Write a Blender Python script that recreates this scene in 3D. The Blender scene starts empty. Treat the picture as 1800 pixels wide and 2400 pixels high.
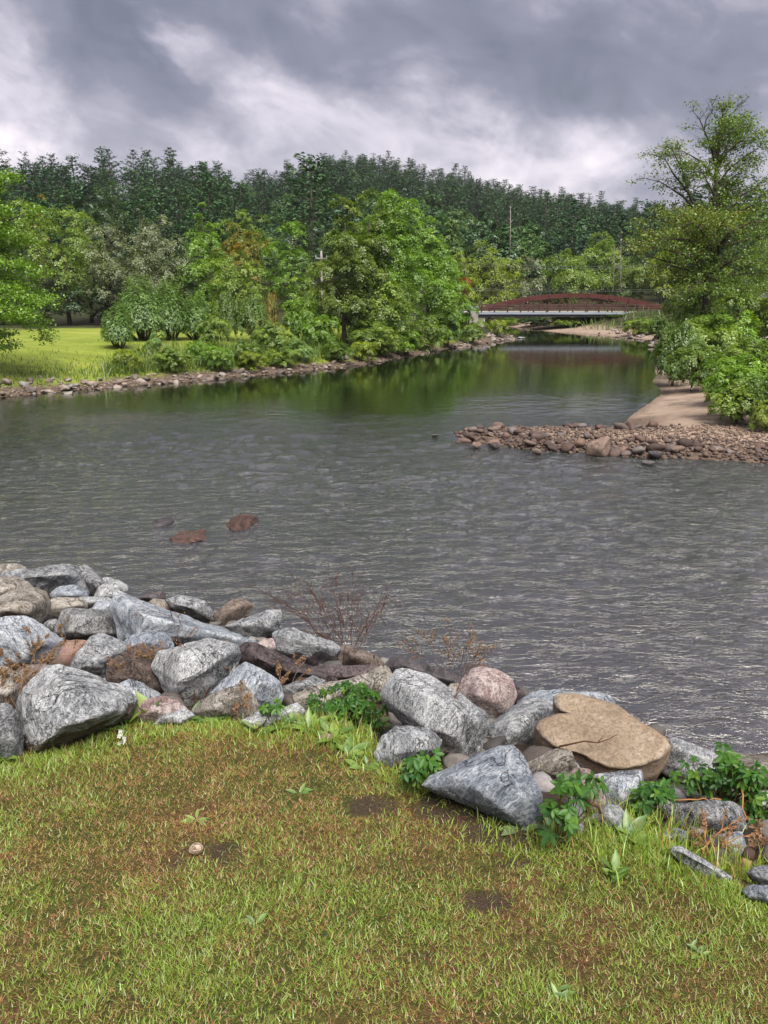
import bpy, bmesh, math, random
import numpy as np
from mathutils import Vector, Matrix, noise
R = math.radians
sc = bpy.context.scene
C = sc.collection

# ------------------------------------------------------------------ camera
H = 4.0                       # eye above the river surface (z = 0)
PITCH = R(15.8)
FPX = 1800.0                  # focal length in photo pixels (photo 1800 x 2400)
cam_d = bpy.data.cameras.new('camera')
cam = bpy.data.objects.new('camera', cam_d); C.objects.link(cam)
cam.location = (0, 0, H)
cam.rotation_euler = (R(90) - PITCH, 0, 0)
cam_d.sensor_fit = 'VERTICAL'; cam_d.sensor_height = 36.0; cam_d.lens = 36.0 * FPX / 2400.0
cam_d.clip_start = 0.05; cam_d.clip_end = 4000
sc.camera = cam

# ------------------------------------------------------------------ sky and sun
SUN_EL, SUN_AZ = R(58), R(160)       # azimuth clockwise from +Y
EXPOSURE = 2.15
w = bpy.data.worlds.new('World'); sc.world = w; w.use_nodes = True
nt = w.node_tree; nt.nodes.clear()
def N(nt, typ, **kw):
    n = nt.nodes.new(typ)
    for k, v in kw.items(): setattr(n, k, v)
    return n
def link(nt, a, b): nt.links.new(a, b)
def mathn(nt, op, a, b=None, clamp=False):
    n = N(nt, 'ShaderNodeMath', operation=op); n.use_clamp = clamp
    for i, v in enumerate((a, b)):
        if v is None: continue
        if isinstance(v, (int, float)): n.inputs[i].default_value = v
        else: link(nt, v, n.inputs[i])
    return n.outputs[0]
def ramp(nt, fac, stops, interp='LINEAR'):
    n = N(nt, 'ShaderNodeValToRGB'); cr = n.color_ramp; cr.interpolation = interp
    while len(cr.elements) < len(stops): cr.elements.new(0.5)
    for e, (p, c) in zip(cr.elements, stops):
        e.position = p; e.color = (c[0], c[1], c[2], 1) if len(c) == 3 else c
    if fac is not None: link(nt, fac, n.inputs[0])
    return n.outputs[0]
def mixc(nt, fac, a, b, mode='MIX'):
    n = N(nt, 'ShaderNodeMix', data_type='RGBA', blend_type=mode)
    for i, v in ((0, fac), (6, a), (7, b)):
        if isinstance(v, (int, float)): n.inputs[i].default_value = v
        elif isinstance(v, tuple): n.inputs[i].default_value = (*v[:3], 1)
        else: link(nt, v, n.inputs[i])
    return n.outputs[2]
def noisen(nt, vec, scale, detail=4, rough=0.55, dist=0.0):
    n = N(nt, 'ShaderNodeTexNoise'); n.inputs['Scale'].default_value = scale
    n.inputs['Detail'].default_value = detail; n.inputs['Roughness'].default_value = rough
    n.inputs['Distortion'].default_value = dist
    if vec is not None: link(nt, vec, n.inputs['Vector'])
    return n
def pix_dir(px, py):
    cx, cy = (px - 900) / FPX, (1200 - py) / FPX
    c, s = math.cos(PITCH), math.sin(PITCH)
    return Vector((cx, c + cy * s, -s + cy * c))

sky = N(nt, 'ShaderNodeTexSky', sky_type='NISHITA'); sky.sun_disc = False
sky.sun_elevation = SUN_EL; sky.sun_rotation = SUN_AZ
sky.air_density = 1.0; sky.dust_density = 2.0
tc = N(nt, 'ShaderNodeTexCoord')
sep = N(nt, 'ShaderNodeSeparateXYZ'); link(nt, tc.outputs['Generated'], sep.inputs[0])
# cloud streaks: noise over the view direction, stretched along a falling diagonal
ST_A, ST_S = R(17), 1.7
def dotn(v):
    n = N(nt, 'ShaderNodeVectorMath', operation='DOT_PRODUCT'); link(nt, tc.outputs['Generated'], n.inputs[0]); n.inputs[1].default_value = v; return n.outputs['Value']
AXU, AXV = Vector((math.cos(ST_A), 0, -math.sin(ST_A))), Vector((math.sin(ST_A) * ST_S, 0, math.cos(ST_A) * ST_S))
mpg = N(nt, 'ShaderNodeCombineXYZ'); link(nt, dotn(AXU), mpg.inputs[0]); link(nt, sep.outputs[1], mpg.inputs[1]); link(nt, dotn(AXV), mpg.inputs[2])
n1 = noisen(nt, mpg.outputs[0], 3.2, 10, 0.56, 0.35)
nf = noisen(nt, mpg.outputs[0], 10.0, 9, 0.58, 0.8)
# warped direction carries the big light and dark cloud banks in view
wn = noisen(nt, mpg.outputs[0], 7.0, 7, 0.6)
wv = N(nt, 'ShaderNodeVectorMath', operation='MULTIPLY_ADD')
sb = N(nt, 'ShaderNodeVectorMath', operation='SUBTRACT'); link(nt, wn.outputs['Color'], sb.inputs[0]); sb.inputs[1].default_value = (0.5, 0.5, 0.5)
link(nt, sb.outputs[0], wv.inputs[0]); wv.inputs[1].default_value = (0.20, 0.20, 0.20); link(nt, mpg.outputs[0], wv.inputs[2])
banks = [  # px, py, radius px, strength
    (-30, 60, 100, .12), (190, 70, 150, -.20), (330, 130, 130, -.22), (400, 95, 55, .26), (440, 130, 60, .16), (60, 190, 150, .14), (230, 240, 130, .04),
    (560, 60, 170, -.14), (680, 150, 180, -.20), (900, 190, 170, -.18), (1000, 40, 120, -.02), (1130, 90, 190, -.24), (1330, 170, 200, -.22), (1520, 240, 200, -.20),
    (1400, 50, 130, .02), (1560, 90, 110, .10), (1770, 160, 130, -.22), (560, 190, 120, .22), (620, 270, 160, .22), (780, 250, 120, .12),
    (330, 300, 190, -.17), (120, 330, 150, -.07), (900, 290, 170, .10), (1060, 350, 150, .22), (1260, 370, 170, .16), (1430, 310, 120, .26), (1420, 380, 110, .18),
    (1160, 290, 150, -.12), (1480, 470, 140, -.10), (0, 330, 80, .40), (870, 110, 90, .02), (1790, 320, 130, .16), (1690, 60, 60, .06)]
acc = None
for px, py, rad, st in banks:
    d = pix_dir(px, py).normalized(); d = Vector((d.dot(AXU), d.y, d.dot(AXV)))
    dt = N(nt, 'ShaderNodeVectorMath', operation='DISTANCE'); link(nt, wv.outputs[0], dt.inputs[0]); dt.inputs[1].default_value = d
    q = mathn(nt, 'DIVIDE', dt.outputs['Value'], rad / FPX)
    g = mathn(nt, 'MULTIPLY', mathn(nt, 'EXPONENT', mathn(nt, 'MULTIPLY', mathn(nt, 'MULTIPLY', q, q), -0.7)), st)
    acc = g if acc is None else mathn(nt, 'ADD', acc, g)
v = mathn(nt, 'ADD', mathn(nt, 'MULTIPLY', mathn(nt, 'SUBTRACT', n1.outputs[0], .5), 0.85), 0.475)
v = mathn(nt, 'ADD', v, mathn(nt, 'MULTIPLY', mathn(nt, 'SUBTRACT', nf.outputs[0], .5), 0.50))
v = mathn(nt, 'ADD', v, mathn(nt, 'MULTIPLY', acc, 1.0), clamp=True)
cloud = ramp(nt, v, [(0.06, (.72, .75, 1.0)), (0.28, (1.12, 1.13, 1.46)), (0.44, (1.95, 1.86, 2.22)), (0.58, (3.15, 2.92, 3.3)), (0.74, (4.7, 4.25, 4.5)), (0.95, (7.4, 6.1, 5.5))])
skymix = mixc(nt, 0.94, sky.outputs[0], cloud)
bg = N(nt, 'ShaderNodeBackground'); bg.inputs[1].default_value = 0.054
link(nt, skymix, bg.inputs[0])
wo = N(nt, 'ShaderNodeOutputWorld'); link(nt, bg.outputs[0], wo.inputs[0])
w.cycles.sampling_method = 'MANUAL'; w.cycles.sample_map_resolution = 512

sun_d = bpy.data.lights.new('sun', 'SUN'); sun = bpy.data.objects.new('sun', sun_d); C.objects.link(sun)
sun_d.energy = 1.5; sun_d.angle = R(40); sun_d.color = (1.0, 0.93, 0.82)
sdir = Vector((math.sin(SUN_AZ) * math.cos(SUN_EL), math.cos(SUN_AZ) * math.cos(SUN_EL), math.sin(SUN_EL)))
sun.rotation_euler = sdir.to_track_quat('Z', 'Y').to_euler()
sun.location = (0, -10, 40)
vs = sc.view_settings
vs.view_transform = 'Standard'; vs.look = 'None'; vs.exposure = EXPOSURE; vs.gamma = 1.0; vs.use_curve_mapping = False
cy = sc.cycles
cy.max_bounces = 6; cy.diffuse_bounces = 3; cy.glossy_bounces = 3; cy.transmission_bounces = 3; cy.transparent_max_bounces = 8
cy.caustics_reflective = False; cy.caustics_refractive = False; cy.use_denoising = True
cy.sample_clamp_indirect = 4.0

# ------------------------------------------------------------------ helpers
rng = np.random.default_rng(7)
random.seed(7)
def tag(o, label=None, cat=None, group=None, kind=None):
    if label: o['label'] = label
    if cat: o['category'] = cat
    if group: o['group'] = group
    if kind: o['kind'] = kind
    return o
def new_obj(name, me, parent=None, loc=None):
    o = bpy.data.objects.new(name, me); C.objects.link(o)
    if parent is not None: o.parent = parent
    if loc is not None: o.location = loc
    return o
def empty(name, loc=(0, 0, 0), rz=0.0):
    o = bpy.data.objects.new(name, None); C.objects.link(o); o.location = loc; o.rotation_euler = (0, 0, rz)
    o.empty_display_size = 0.2
    return o
def mesh_np(name, V, F, mats=(), tint=None, smooth=False, midx=None):
    """V (n,3); F (m,k) faces of k corners; tint per face"""
    me = bpy.data.meshes.new(name)
    V = np.asarray(V, np.float32); F = np.asarray(F, np.int32)
    me.vertices.add(len(V)); me.vertices.foreach_set('co', V.ravel())
    k = F.shape[1]
    me.loops.add(F.size); me.loops.foreach_set('vertex_index', F.ravel())
    me.polygons.add(len(F)); me.polygons.foreach_set('loop_start', np.arange(len(F), dtype=np.int32) * k)
    if midx is not None: me.polygons.foreach_set('material_index', np.asarray(midx, np.int32))
    if smooth: me.polygons.foreach_set('use_smooth', np.ones(len(F), bool))
    me.update(calc_edges=True)
    if tint is not None:
        a = me.attributes.new('tint', 'FLOAT', 'FACE'); a.data.foreach_set('value', np.asarray(tint, np.float32))
    for m in mats: me.materials.append(m)
    return me
class MB:
    """collects quads / tris into one mesh"""
    def __init__(s): s.v = []; s.f = []; s.n = 0
    def add(s, V, F):
        s.v += [tuple(p) for p in V]; s.f += [tuple(i + s.n for i in f) for f in F]; s.n += len(V)
    def box(s, c, d, rz=0.0):
        cx, cy_, cz = c; x, y, z = d[0] / 2, d[1] / 2, d[2] / 2
        co, si = math.cos(rz), math.sin(rz)
        V = []
        for dz in (-z, z):
            for dx, dy in ((-x, -y), (x, -y), (x, y), (-x, y)):
                V.append((cx + dx * co - dy * si, cy_ + dx * si + dy * co, cz + dz))
        s.add(V, [(0, 3, 2, 1), (4, 5, 6, 7), (0, 1, 5, 4), (1, 2, 6, 5), (2, 3, 7, 6), (3, 0, 4, 7)])
    def bar(s, a, b, w_, h_):
        a, b = Vector(a), Vector(b); d = (b - a).normalized()
        up = Vector((0, 0, 1)) if abs(d.z) < .95 else Vector((0, 1, 0))
        sx = d.cross(up).normalized() * w_ / 2; sy = sx.cross(d).normalized() * h_ / 2
        V = [a - sx - sy, a + sx - sy, a + sx + sy, a - sx + sy, b - sx - sy, b + sx - sy, b + sx + sy, b - sx + sy]
        s.add(V, [(0, 1, 2, 3), (7, 6, 5, 4), (0, 4, 5, 1), (1, 5, 6, 2), (2, 6, 7, 3), (3, 7, 4, 0)])
    def tube(s, pts, rad, sides=6, cap=True):
        pts = [Vector(p) for p in pts]
        if not isinstance(rad, (list, tuple)): rad = [rad] * len(pts)
        V = []; F = []
        t0 = (pts[1] - pts[0]).normalized()
        u = t0.orthogonal().normalized()
        for i, p in enumerate(pts):
            t = (pts[min(i + 1, len(pts) - 1)] - pts[max(i - 1, 0)]).normalized()
            u = (u - t * u.dot(t)); u = u.normalized() if u.length > 1e-6 else t.orthogonal().normalized()
            b = t.cross(u)
            for k in range(sides):
                a = 2 * math.pi * k / sides
                V.append(p + (u * math.cos(a) + b * math.sin(a)) * rad[i])
        for i in range(len(pts) - 1):
            for k in range(sides):
                F.append((i * sides + k, i * sides + (k + 1) % sides, (i + 1) * sides + (k + 1) % sides, (i + 1) * sides + k))
        if cap:
            F.append(tuple(range(sides - 1, -1, -1))); e = (len(pts) - 1) * sides; F.append(tuple(range(e, e + sides)))
        s.add(V, F)
    def mesh(s, name, mat=None, smooth=False):
        me = bpy.data.meshes.new(name); me.from_pydata(s.v, [], s.f)
        if smooth: me.polygons.foreach_set('use_smooth', [True] * len(me.polygons))
        if mat: me.materials.append(mat)
        return me
    def build(s, name, mat, parent=None, smooth=False, loc=None):
        return new_obj(name, s.mesh(name, mat, smooth), parent, loc)

def hash2(ix, iy, seed):
    h = (ix.astype(np.int64) * 374761393 + iy.astype(np.int64) * 668265263 + seed * 974711) & 0x7fffffff
    h = ((h ^ (h >> 13)) * 1274126177) & 0x7fffffff
    return ((h ^ (h >> 16)) & 0xffff) / 65535.0
def vnoise(x, y, seed=0, octs=3):
    x = np.asarray(x, float); y = np.asarray(y, float); out = np.zeros(np.broadcast(x, y).shape); amp = 1.0; tot = 0
    for o in range(octs):
        ix, iy = np.floor(x), np.floor(y); fx, fy = x - ix, y - iy
        fx = fx * fx * (3 - 2 * fx); fy = fy * fy * (3 - 2 * fy)
        a = hash2(ix, iy, seed + o); b = hash2(ix + 1, iy, seed + o); c = hash2(ix, iy + 1, seed + o); d = hash2(ix + 1, iy + 1, seed + o)
        out += amp * ((a * (1 - fx) + b * fx) * (1 - fy) + (c * (1 - fx) + d * fx) * fy); tot += amp
        amp *= .5; x = x * 2.03 + 11.3; y = y * 2.03 + 5.7
    return out / tot            # 0..1
def sstep(a, b, x):
    t = np.clip((np.asarray(x, float) - a) / (b - a), 0, 1); return t * t * (3 - 2 * t)
def at_z(px, py, z):
    d = pix_dir(px, py); t = (z - H) / d.z; return Vector((0, 0, H)) + d * t
def at_y(px, py, Y):
    d = pix_dir(px, py); return Vector((0, 0, H)) + d * (Y / d.y)

# ------------------------------------------------------------------ materials
def mat(name):
    m = bpy.data.materials.new(name); m.use_nodes = True; m.node_tree.nodes.clear()
    return m, m.node_tree
def out(nt, shader, disp=None):
    o = N(nt, 'ShaderNodeOutputMaterial'); link(nt, shader, o.inputs[0])
def bsdf(nt, color, rough=0.7, normal=None, spec=0.3, metal=0.0):
    b = N(nt, 'ShaderNodeBsdfPrincipled')
    if isinstance(color, tuple): b.inputs['Base Color'].default_value = (*color[:3], 1)
    else: link(nt, color, b.inputs['Base Color'])
    if isinstance(rough, (int, float)): b.inputs['Roughness'].default_value = rough
    else: link(nt, rough, b.inputs['Roughness'])
    b.inputs['Specular IOR Level'].default_value = spec; b.inputs['Metallic'].default_value = metal
    if normal is not None: link(nt, normal, b.inputs['Normal'])
    return b
def bump(nt, height, dist=0.02, strength=1.0, normal=None):
    b = N(nt, 'ShaderNodeBump'); b.inputs['Distance'].default_value = dist; b.inputs['Strength'].default_value = strength
    link(nt, height, b.inputs['Height'])
    if normal is not None: link(nt, normal, b.inputs['Normal'])
    return b.outputs[0]
def attr(nt, name):
    a = N(nt, 'ShaderNodeAttribute', attribute_name=name); return a
def plain(name, color, rough=0.6, var=0.15, scale=3.0, spec=0.3, metal=0.0, bd=0.0):
    m, t = mat(name)
    co = N(t, 'ShaderNodeTexCoord').outputs['Object']
    n = noisen(t, co, scale, 6, .6)
    c = ramp(t, n.outputs[0], [(.25, tuple(x * (1 - var) for x in color)), (.75, tuple(min(1, x * (1 + var)) for x in color))])
    nm = bump(t, noisen(t, co, scale * 6, 4).outputs[0], bd) if bd else None
    out(t, bsdf(t, c, rough, nm, spec, metal).outputs[0]); return m
def leaf_mat(name, stops, trans=0.35, objvar=0.0, gloss=0.06, rough=0.45):
    """stops: colours over the per-leaf tint 0..1"""
    m, t = mat(name)
    f = attr(t, 'tint').outputs['Fac']
    if objvar:
        oi = N(t, 'ShaderNodeObjectInfo')
        f = mathn(t, 'ADD', f, mathn(t, 'MULTIPLY', mathn(t, 'SUBTRACT', oi.outputs['Random'], .5), objvar), clamp=True)
    k = len(stops)
    c = ramp(t, f, [(i / (k - 1), s) for i, s in enumerate(stops)])
    d = N(t, 'ShaderNodeBsdfDiffuse'); link(t, c, d.inputs[0])
    tr = N(t, 'ShaderNodeBsdfTranslucent'); c2 = mixc(t, 1.0, c, (1.15, 1.2, 0.6), 'MULTIPLY'); link(t, c2, tr.inputs[0])
    mx = N(t, 'ShaderNodeMixShader'); mx.inputs[0].default_value = trans; link(t, d.outputs[0], mx.inputs[1]); link(t, tr.outputs[0], mx.inputs[2])
    g = N(t, 'ShaderNodeBsdfGlossy'); g.inputs['Roughness'].default_value = rough; g.inputs[0].default_value = (.8, .85, .9, 1)
    m2 = N(t, 'ShaderNodeMixShader'); m2.inputs[0].default_value = gloss; link(t, mx.outputs[0], m2.inputs[1]); link(t, g.outputs[0], m2.inputs[2])
    out(t, m2.outputs[0]); return m

def rock_mat(name, c_dark, c_mid, c_light, scale=1.0, band=3.4, stain=(.16, .13, .10), stain_amt=.25, contrast=1.0, bd=.012, cracks=.75):
    m, t = mat(name)
    tcn = N(t, 'ShaderNodeTexCoord'); oi = N(t, 'ShaderNodeObjectInfo')
    vr = N(t, 'ShaderNodeVectorRotate', rotation_type='EULER_XYZ')
    cv = N(t, 'ShaderNodeCombineXYZ')
    link(t, mathn(t, 'MULTIPLY', oi.outputs['Random'], 5.0), cv.inputs[0]); link(t, mathn(t, 'MULTIPLY', oi.outputs['Random'], 17.0), cv.inputs[1]); link(t, mathn(t, 'MULTIPLY', oi.outputs['Random'], 9.0), cv.inputs[2])
    link(t, tcn.outputs['Object'], vr.inputs['Vector']); link(t, cv.outputs[0], vr.inputs['Rotation'])
    mp = N(t, 'ShaderNodeMapping'); mp.inputs['Scale'].default_value = (1, 1, band); link(t, vr.outputs[0], mp.inputs[0])
    st = mp.outputs[0]
    na = noisen(t, st, 26 * scale, 9, .74, .8)
    nb = noisen(t, st, 2.6 * scale, 5, .6, .4)
    nc = noisen(t, vr.outputs[0], 130 * scale, 3, .65)
    vo = N(t, 'ShaderNodeTexVoronoi'); vo.inputs['Scale'].default_value = 70 * scale; link(t, st, vo.inputs['Vector'])
    f = mathn(t, 'ADD', mathn(t, 'MULTIPLY', mathn(t, 'SUBTRACT', na.outputs[0], .5), 2.0 * contrast), .5)
    f = mathn(t, 'ADD', f, mathn(t, 'MULTIPLY', mathn(t, 'SUBTRACT', nb.outputs[0], .5), 1.25 * contrast))
    f = mathn(t, 'ADD', f, mathn(t, 'MULTIPLY', mathn(t, 'SUBTRACT', nc.outputs[0], .5), mathn(t, 'ADD', mathn(t, 'MULTIPLY', oi.outputs['Random'], 1.6 * contrast), .35 * contrast)))
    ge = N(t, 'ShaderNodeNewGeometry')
    f = mathn(t, 'ADD', f, mathn(t, 'MULTIPLY', mathn(t, 'SUBTRACT', ge.outputs['Pointiness'], .5), 1.6))  # bright rims painted into the colour along edges, hollows darkened
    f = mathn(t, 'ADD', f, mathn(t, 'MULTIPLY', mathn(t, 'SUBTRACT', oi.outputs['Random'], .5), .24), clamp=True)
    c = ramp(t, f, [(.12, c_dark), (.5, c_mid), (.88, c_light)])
    sep_ = N(t, 'ShaderNodeSeparateColor'); link(t, vo.outputs['Color'], sep_.inputs[0])
    spk = ramp(t, sep_.outputs[0], [(.80, (0, 0, 0)), (.86, (1, 1, 1))])
    c = mixc(t, mathn(t, 'MULTIPLY', spk, .5), c, c_dark)
    vn = noisen(t, vr.outputs[0], 4.2 * scale, 5, .6, 1.2)
    vein = ramp(t, mathn(t, 'ABSOLUTE', mathn(t, 'SUBTRACT', vn.outputs[0], .5)), [(.0, (1, 1, 1)), (.022, (0, 0, 0))])
    c = mixc(t, mathn(t, 'MULTIPLY', vein, .6 * cracks), c, c_light)
    vc = noisen(t, vr.outputs[0], 2.3 * scale, 6, .62, 1.6)
    crack = ramp(t, mathn(t, 'ABSOLUTE', mathn(t, 'SUBTRACT', vc.outputs[0], .54)), [(.0, (1, 1, 1)), (.010, (0, 0, 0))])
    c = mixc(t, mathn(t, 'MULTIPLY', crack, cracks), c, tuple(q * .4 for q in c_dark))
    ns = noisen(t, vr.outputs[0], 1.7 * scale, 6, .65, .8)
    sm = ramp(t, ns.outputs[0], [(.56, (0, 0, 0)), (.68, (1, 1, 1))])
    c = mixc(t, mathn(t, 'MULTIPLY', sm, stain_amt), c, stain)
    hb = mathn(t, 'SUBTRACT', mathn(t, 'ADD', na.outputs[0], mathn(t, 'MULTIPLY', nc.outputs[0], .35)), mathn(t, 'MULTIPLY', crack, 1.2 * cracks))
    nm = bump(t, hb, bd, 1.0)
    out(t, bsdf(t, c, .78, nm, .3).outputs[0]); return m
M = {}
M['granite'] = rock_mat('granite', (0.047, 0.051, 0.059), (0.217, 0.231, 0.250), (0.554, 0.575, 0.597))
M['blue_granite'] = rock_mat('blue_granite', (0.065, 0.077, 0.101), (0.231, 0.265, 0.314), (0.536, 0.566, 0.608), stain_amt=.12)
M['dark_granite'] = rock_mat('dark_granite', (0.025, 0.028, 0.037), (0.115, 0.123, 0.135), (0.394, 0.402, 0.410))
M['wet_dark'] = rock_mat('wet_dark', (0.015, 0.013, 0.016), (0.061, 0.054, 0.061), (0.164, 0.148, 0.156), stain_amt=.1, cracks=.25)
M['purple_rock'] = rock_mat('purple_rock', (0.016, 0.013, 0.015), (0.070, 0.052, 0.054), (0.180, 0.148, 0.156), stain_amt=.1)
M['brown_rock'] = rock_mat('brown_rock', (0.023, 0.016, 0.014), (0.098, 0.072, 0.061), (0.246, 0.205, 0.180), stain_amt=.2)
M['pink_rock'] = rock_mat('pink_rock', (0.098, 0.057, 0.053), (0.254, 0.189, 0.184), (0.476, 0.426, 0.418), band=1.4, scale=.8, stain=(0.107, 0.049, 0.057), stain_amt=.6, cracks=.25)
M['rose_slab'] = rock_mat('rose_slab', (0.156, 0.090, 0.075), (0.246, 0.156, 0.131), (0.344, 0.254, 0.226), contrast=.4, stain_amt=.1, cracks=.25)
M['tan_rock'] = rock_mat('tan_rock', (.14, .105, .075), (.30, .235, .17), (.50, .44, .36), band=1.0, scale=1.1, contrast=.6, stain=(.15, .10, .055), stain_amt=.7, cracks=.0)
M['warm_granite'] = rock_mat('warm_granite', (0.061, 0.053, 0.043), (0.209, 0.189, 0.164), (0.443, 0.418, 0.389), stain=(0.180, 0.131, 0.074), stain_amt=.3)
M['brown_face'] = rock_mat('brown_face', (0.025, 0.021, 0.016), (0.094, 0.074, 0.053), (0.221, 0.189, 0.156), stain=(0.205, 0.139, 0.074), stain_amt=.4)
# ------------------------------------------------------------------ terrain
SLOPE = 0.14
EYE = 1.65
def lawn_pt(px, py):
    d = pix_dir(px, py); t = EYE / (-d.z - SLOPE * d.y); return Vector((0, 0, H)) + d * t
edge_px = [(-260, 1800), (0, 1785), (60, 1782), (150, 1765), (240, 1728), (300, 1705), (400, 1692), (550, 1702), (700, 1695), (770, 1705), (870, 1750), (900, 1800), (1000, 1850), (1130, 1912), (1240, 1950), (1360, 1955), (1480, 1948), (1580, 2000), (1700, 2070), (1800, 2130), (2100, 2250)]
wat_px = [(-400, 1318), (0, 1325), (200, 1345), (300, 1385), (500, 1430), (600, 1460), (800, 1522), (1000, 1572), (1200, 1612), (1400, 1640), (1600, 1742), (1800, 1772), (2200, 1840)]
E = sorted([tuple(lawn_pt(*p)[:2]) for p in edge_px]); Wt = sorted([tuple(at_z(*p, 0.0)[:2]) for p in wat_px])
EX, EY = np.array(E).T; WX, WY = np.array(Wt).T
def h_near(x, y):
    x = np.asarray(x, float); y = np.asarray(y, float)
    ye = np.interp(x, EX, EY); yw = np.interp(x, WX, WY)
    zl = H - EYE - SLOPE * np.maximum(y, -3) + 0.05 * (vnoise(x * .9, y * .9, 3, 3) - .5) + .02 * (vnoise(x * 5, y * 5, 4, 2) - .5)
    ze = H - EYE - SLOPE * ye
    s = (y - ye) / np.maximum(yw - ye, .5)
    zb = ze * (1 - s) - .10 * sstep(0, .15, s) + 0.16 * (vnoise(x * 2.6, y * 2.6, 9, 5) - .5)
    zb = np.maximum(zb, -.9)
    k = sstep(-.05, .08, s)
    return zl * (1 - k) + zb * k
def ground_near(px, py):
    d = pix_dir(px, py); o = Vector((0, 0, H)); t = .8
    for _ in range(900):
        p = o + d * t
        if p.z <= float(h_near(p.x, p.y)) or p.z < -.6: return p
        t += .015
    return o + d * t

left_px = [(-600, 985), (-300, 955), (0, 930), (100, 921), (200, 912), (320, 903), (450, 893), (600, 879), (700, 870), (800, 860), (850, 855), (950, 837), (1050, 817), (1130, 806), (1180, 798), (1204, 792), (1196, 787), (1180, 780), (1168, 773), (1120, 769), (1060, 766)]
far_px = [(1060, 763.5), (1150, 764), (1190, 766), (1222, 769.5), (1250, 774), (1290, 777.5), (1350, 781), (1400, 785), (1450, 789), (1500, 795), (1535, 803), (1552, 812), (1545, 830), (1530, 850), (1538, 876), (1528, 895), (1545, 912), (1548, 926), (1516, 948), (1478, 976), (1455, 1000), (1400, 1003), (1300, 999), (1200, 1000), (1110, 1003), (1072, 1014), (1092, 1032), (1200, 1045), (1300, 1052), (1450, 1064), (1600, 1070), (1700, 1074), (1800, 1080), (2100, 1100), (2600, 1130)]
poly = [at_z(*p, 0.0) for p in left_px + far_px]
poly = np.array([[p.x, p.y] for p in poly] + [[60, -30], [-80, -30]])
nleft = len(left_px)
def sdf(x, y, poly=poly):
    """signed distance to the shoreline, positive on land"""
    x = np.asarray(x, float).ravel(); y = np.asarray(y, float).ravel()
    dmin = np.full(x.shape, 1e9); inside = np.zeros(x.shape, bool)
    n = len(poly)
    for i in range(n):
        ax, ay = poly[i]; bx, by = poly[(i + 1) % n]
        dx, dy = bx - ax, by - ay
        t = np.clip(((x - ax) * dx + (y - ay) * dy) / (dx * dx + dy * dy + 1e-9), 0, 1)
        dmin = np.minimum(dmin, (x - ax - t * dx) ** 2 + (y - ay - t * dy) ** 2)
        c = ((ay > y) != (by > y)) & (x < (bx - ax) * (y - ay) / (by - ay + 1e-12) + ax)
        inside ^= c
    d = np.sqrt(dmin)
    return np.where(inside, -d, d)
# hill silhouette (tree tops) in the photo -> elevation angle over azimuth
crest_px = [(-900, 330), (-300, 330), (0, 350), (90, 375), (200, 378), (330, 380), (420, 368), (500, 374), (580, 384), (680, 372), (780, 356), (850, 356), (920, 372), (1000, 396), (1080, 414), (1180, 436), (1300, 459), (1420, 478), (1520, 490), (1650, 510), (1800, 530), (2300, 560), (2800, 560)]
cd = [pix_dir(*p) for p in crest_px]
CA = np.array([d.x / d.y for d in cd]); CE = np.array([d.z / math.hypot(d.x, d.y) for d in cd])
R1A = np.array([-1.2, -.5, -.25, -.1, 0, .2, .5, 1.2]); R1 = np.array([230, 235, 265, 330, 370, 380, 350, 330.])
R0A = np.array([-1.2, -.4, -.12, .1, .3, .6, 1.2]); R0 = np.array([92, 95, 108, 120, 122, 110, 100.])
def tree_h(az): return np.interp(az, [-.5, -.2, 0, .5], [13.8, 12.8, 10.0, 9.5])
def is_right(x, y): return x > np.interp(y, [0, 30, 40, 50, 60, 77, 95, 110, 140], [0, 1, 5, 8, 11, 15.5, 16.5, 15, 14])
def h_far(x, y):
    shp = np.shape(x); x = np.asarray(x, float).ravel(); y = np.asarray(y, float).ravel()
    d = sdf(x, y)
    az = x / np.maximum(y, 8.0)
    right = is_right(x, y)
    n = vnoise(x * .35, y * .35, 21, 4) - .5
    zl = .42 * sstep(-.3, 1.6, d) + .95 * sstep(1.2, 11, d) + .25 * n * sstep(.5, 4, d)
    spit = sstep(26.8, 24.8, y)
    zr_ = .30 * (1 - .45 * spit) * sstep(-.2, 3.0, d) + 1.1 * sstep(4.6, 9.5, d) * (1 - spit) + .5 * sstep(9, 20, d) * (1 - spit) + .10 * n + .05 * sstep(.2, 2, d) * spit
    z = np.where(right, zr_, zl)
    # road embankment behind the bridge line
    z = z + .7 * sstep(76, 86, y) * sstep(3, 7, d)
    z = np.where(d < 0, np.maximum(-.9, d * .35), z)
    r = np.hypot(x, y)
    r0 = np.interp(az, R0A, R0); r1 = np.interp(az, R1A, R1); te = np.interp(az, CA, CE)
    zc = H + r1 * te - tree_h(az)
    t = np.clip((r - r0) / (r1 - r0), 0, 1)
    hz = (zc - 2) * (0.35 * t + .65 * sstep(-.25, 1.12, t) - .65 * sstep(-.25, 1.12, np.zeros(1))) / (1 - 0 ) 
    hz = (zc - 2) * (t ** 1.25)
    hz = hz - np.maximum(r - r1, 0) * .22 + 5 * (vnoise(x * .02, y * .02, 5, 3) - .5) * sstep(0, .4, t)
    return (z + hz * (d > 0)).reshape(shp)
def hf(x, y): return float(h_far(np.array([x]), np.array([y]))[0])
def ground_far(px, py):
    z = 0.8; p = at_z(px, py, z)
    for _ in range(14):
        p = at_z(px, py, min(z, H - .3)); z2 = hf(p.x, p.y); z = z * .5 + z2 * .5
    return Vector((p.x, p.y, hf(p.x, p.y)))

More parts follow.
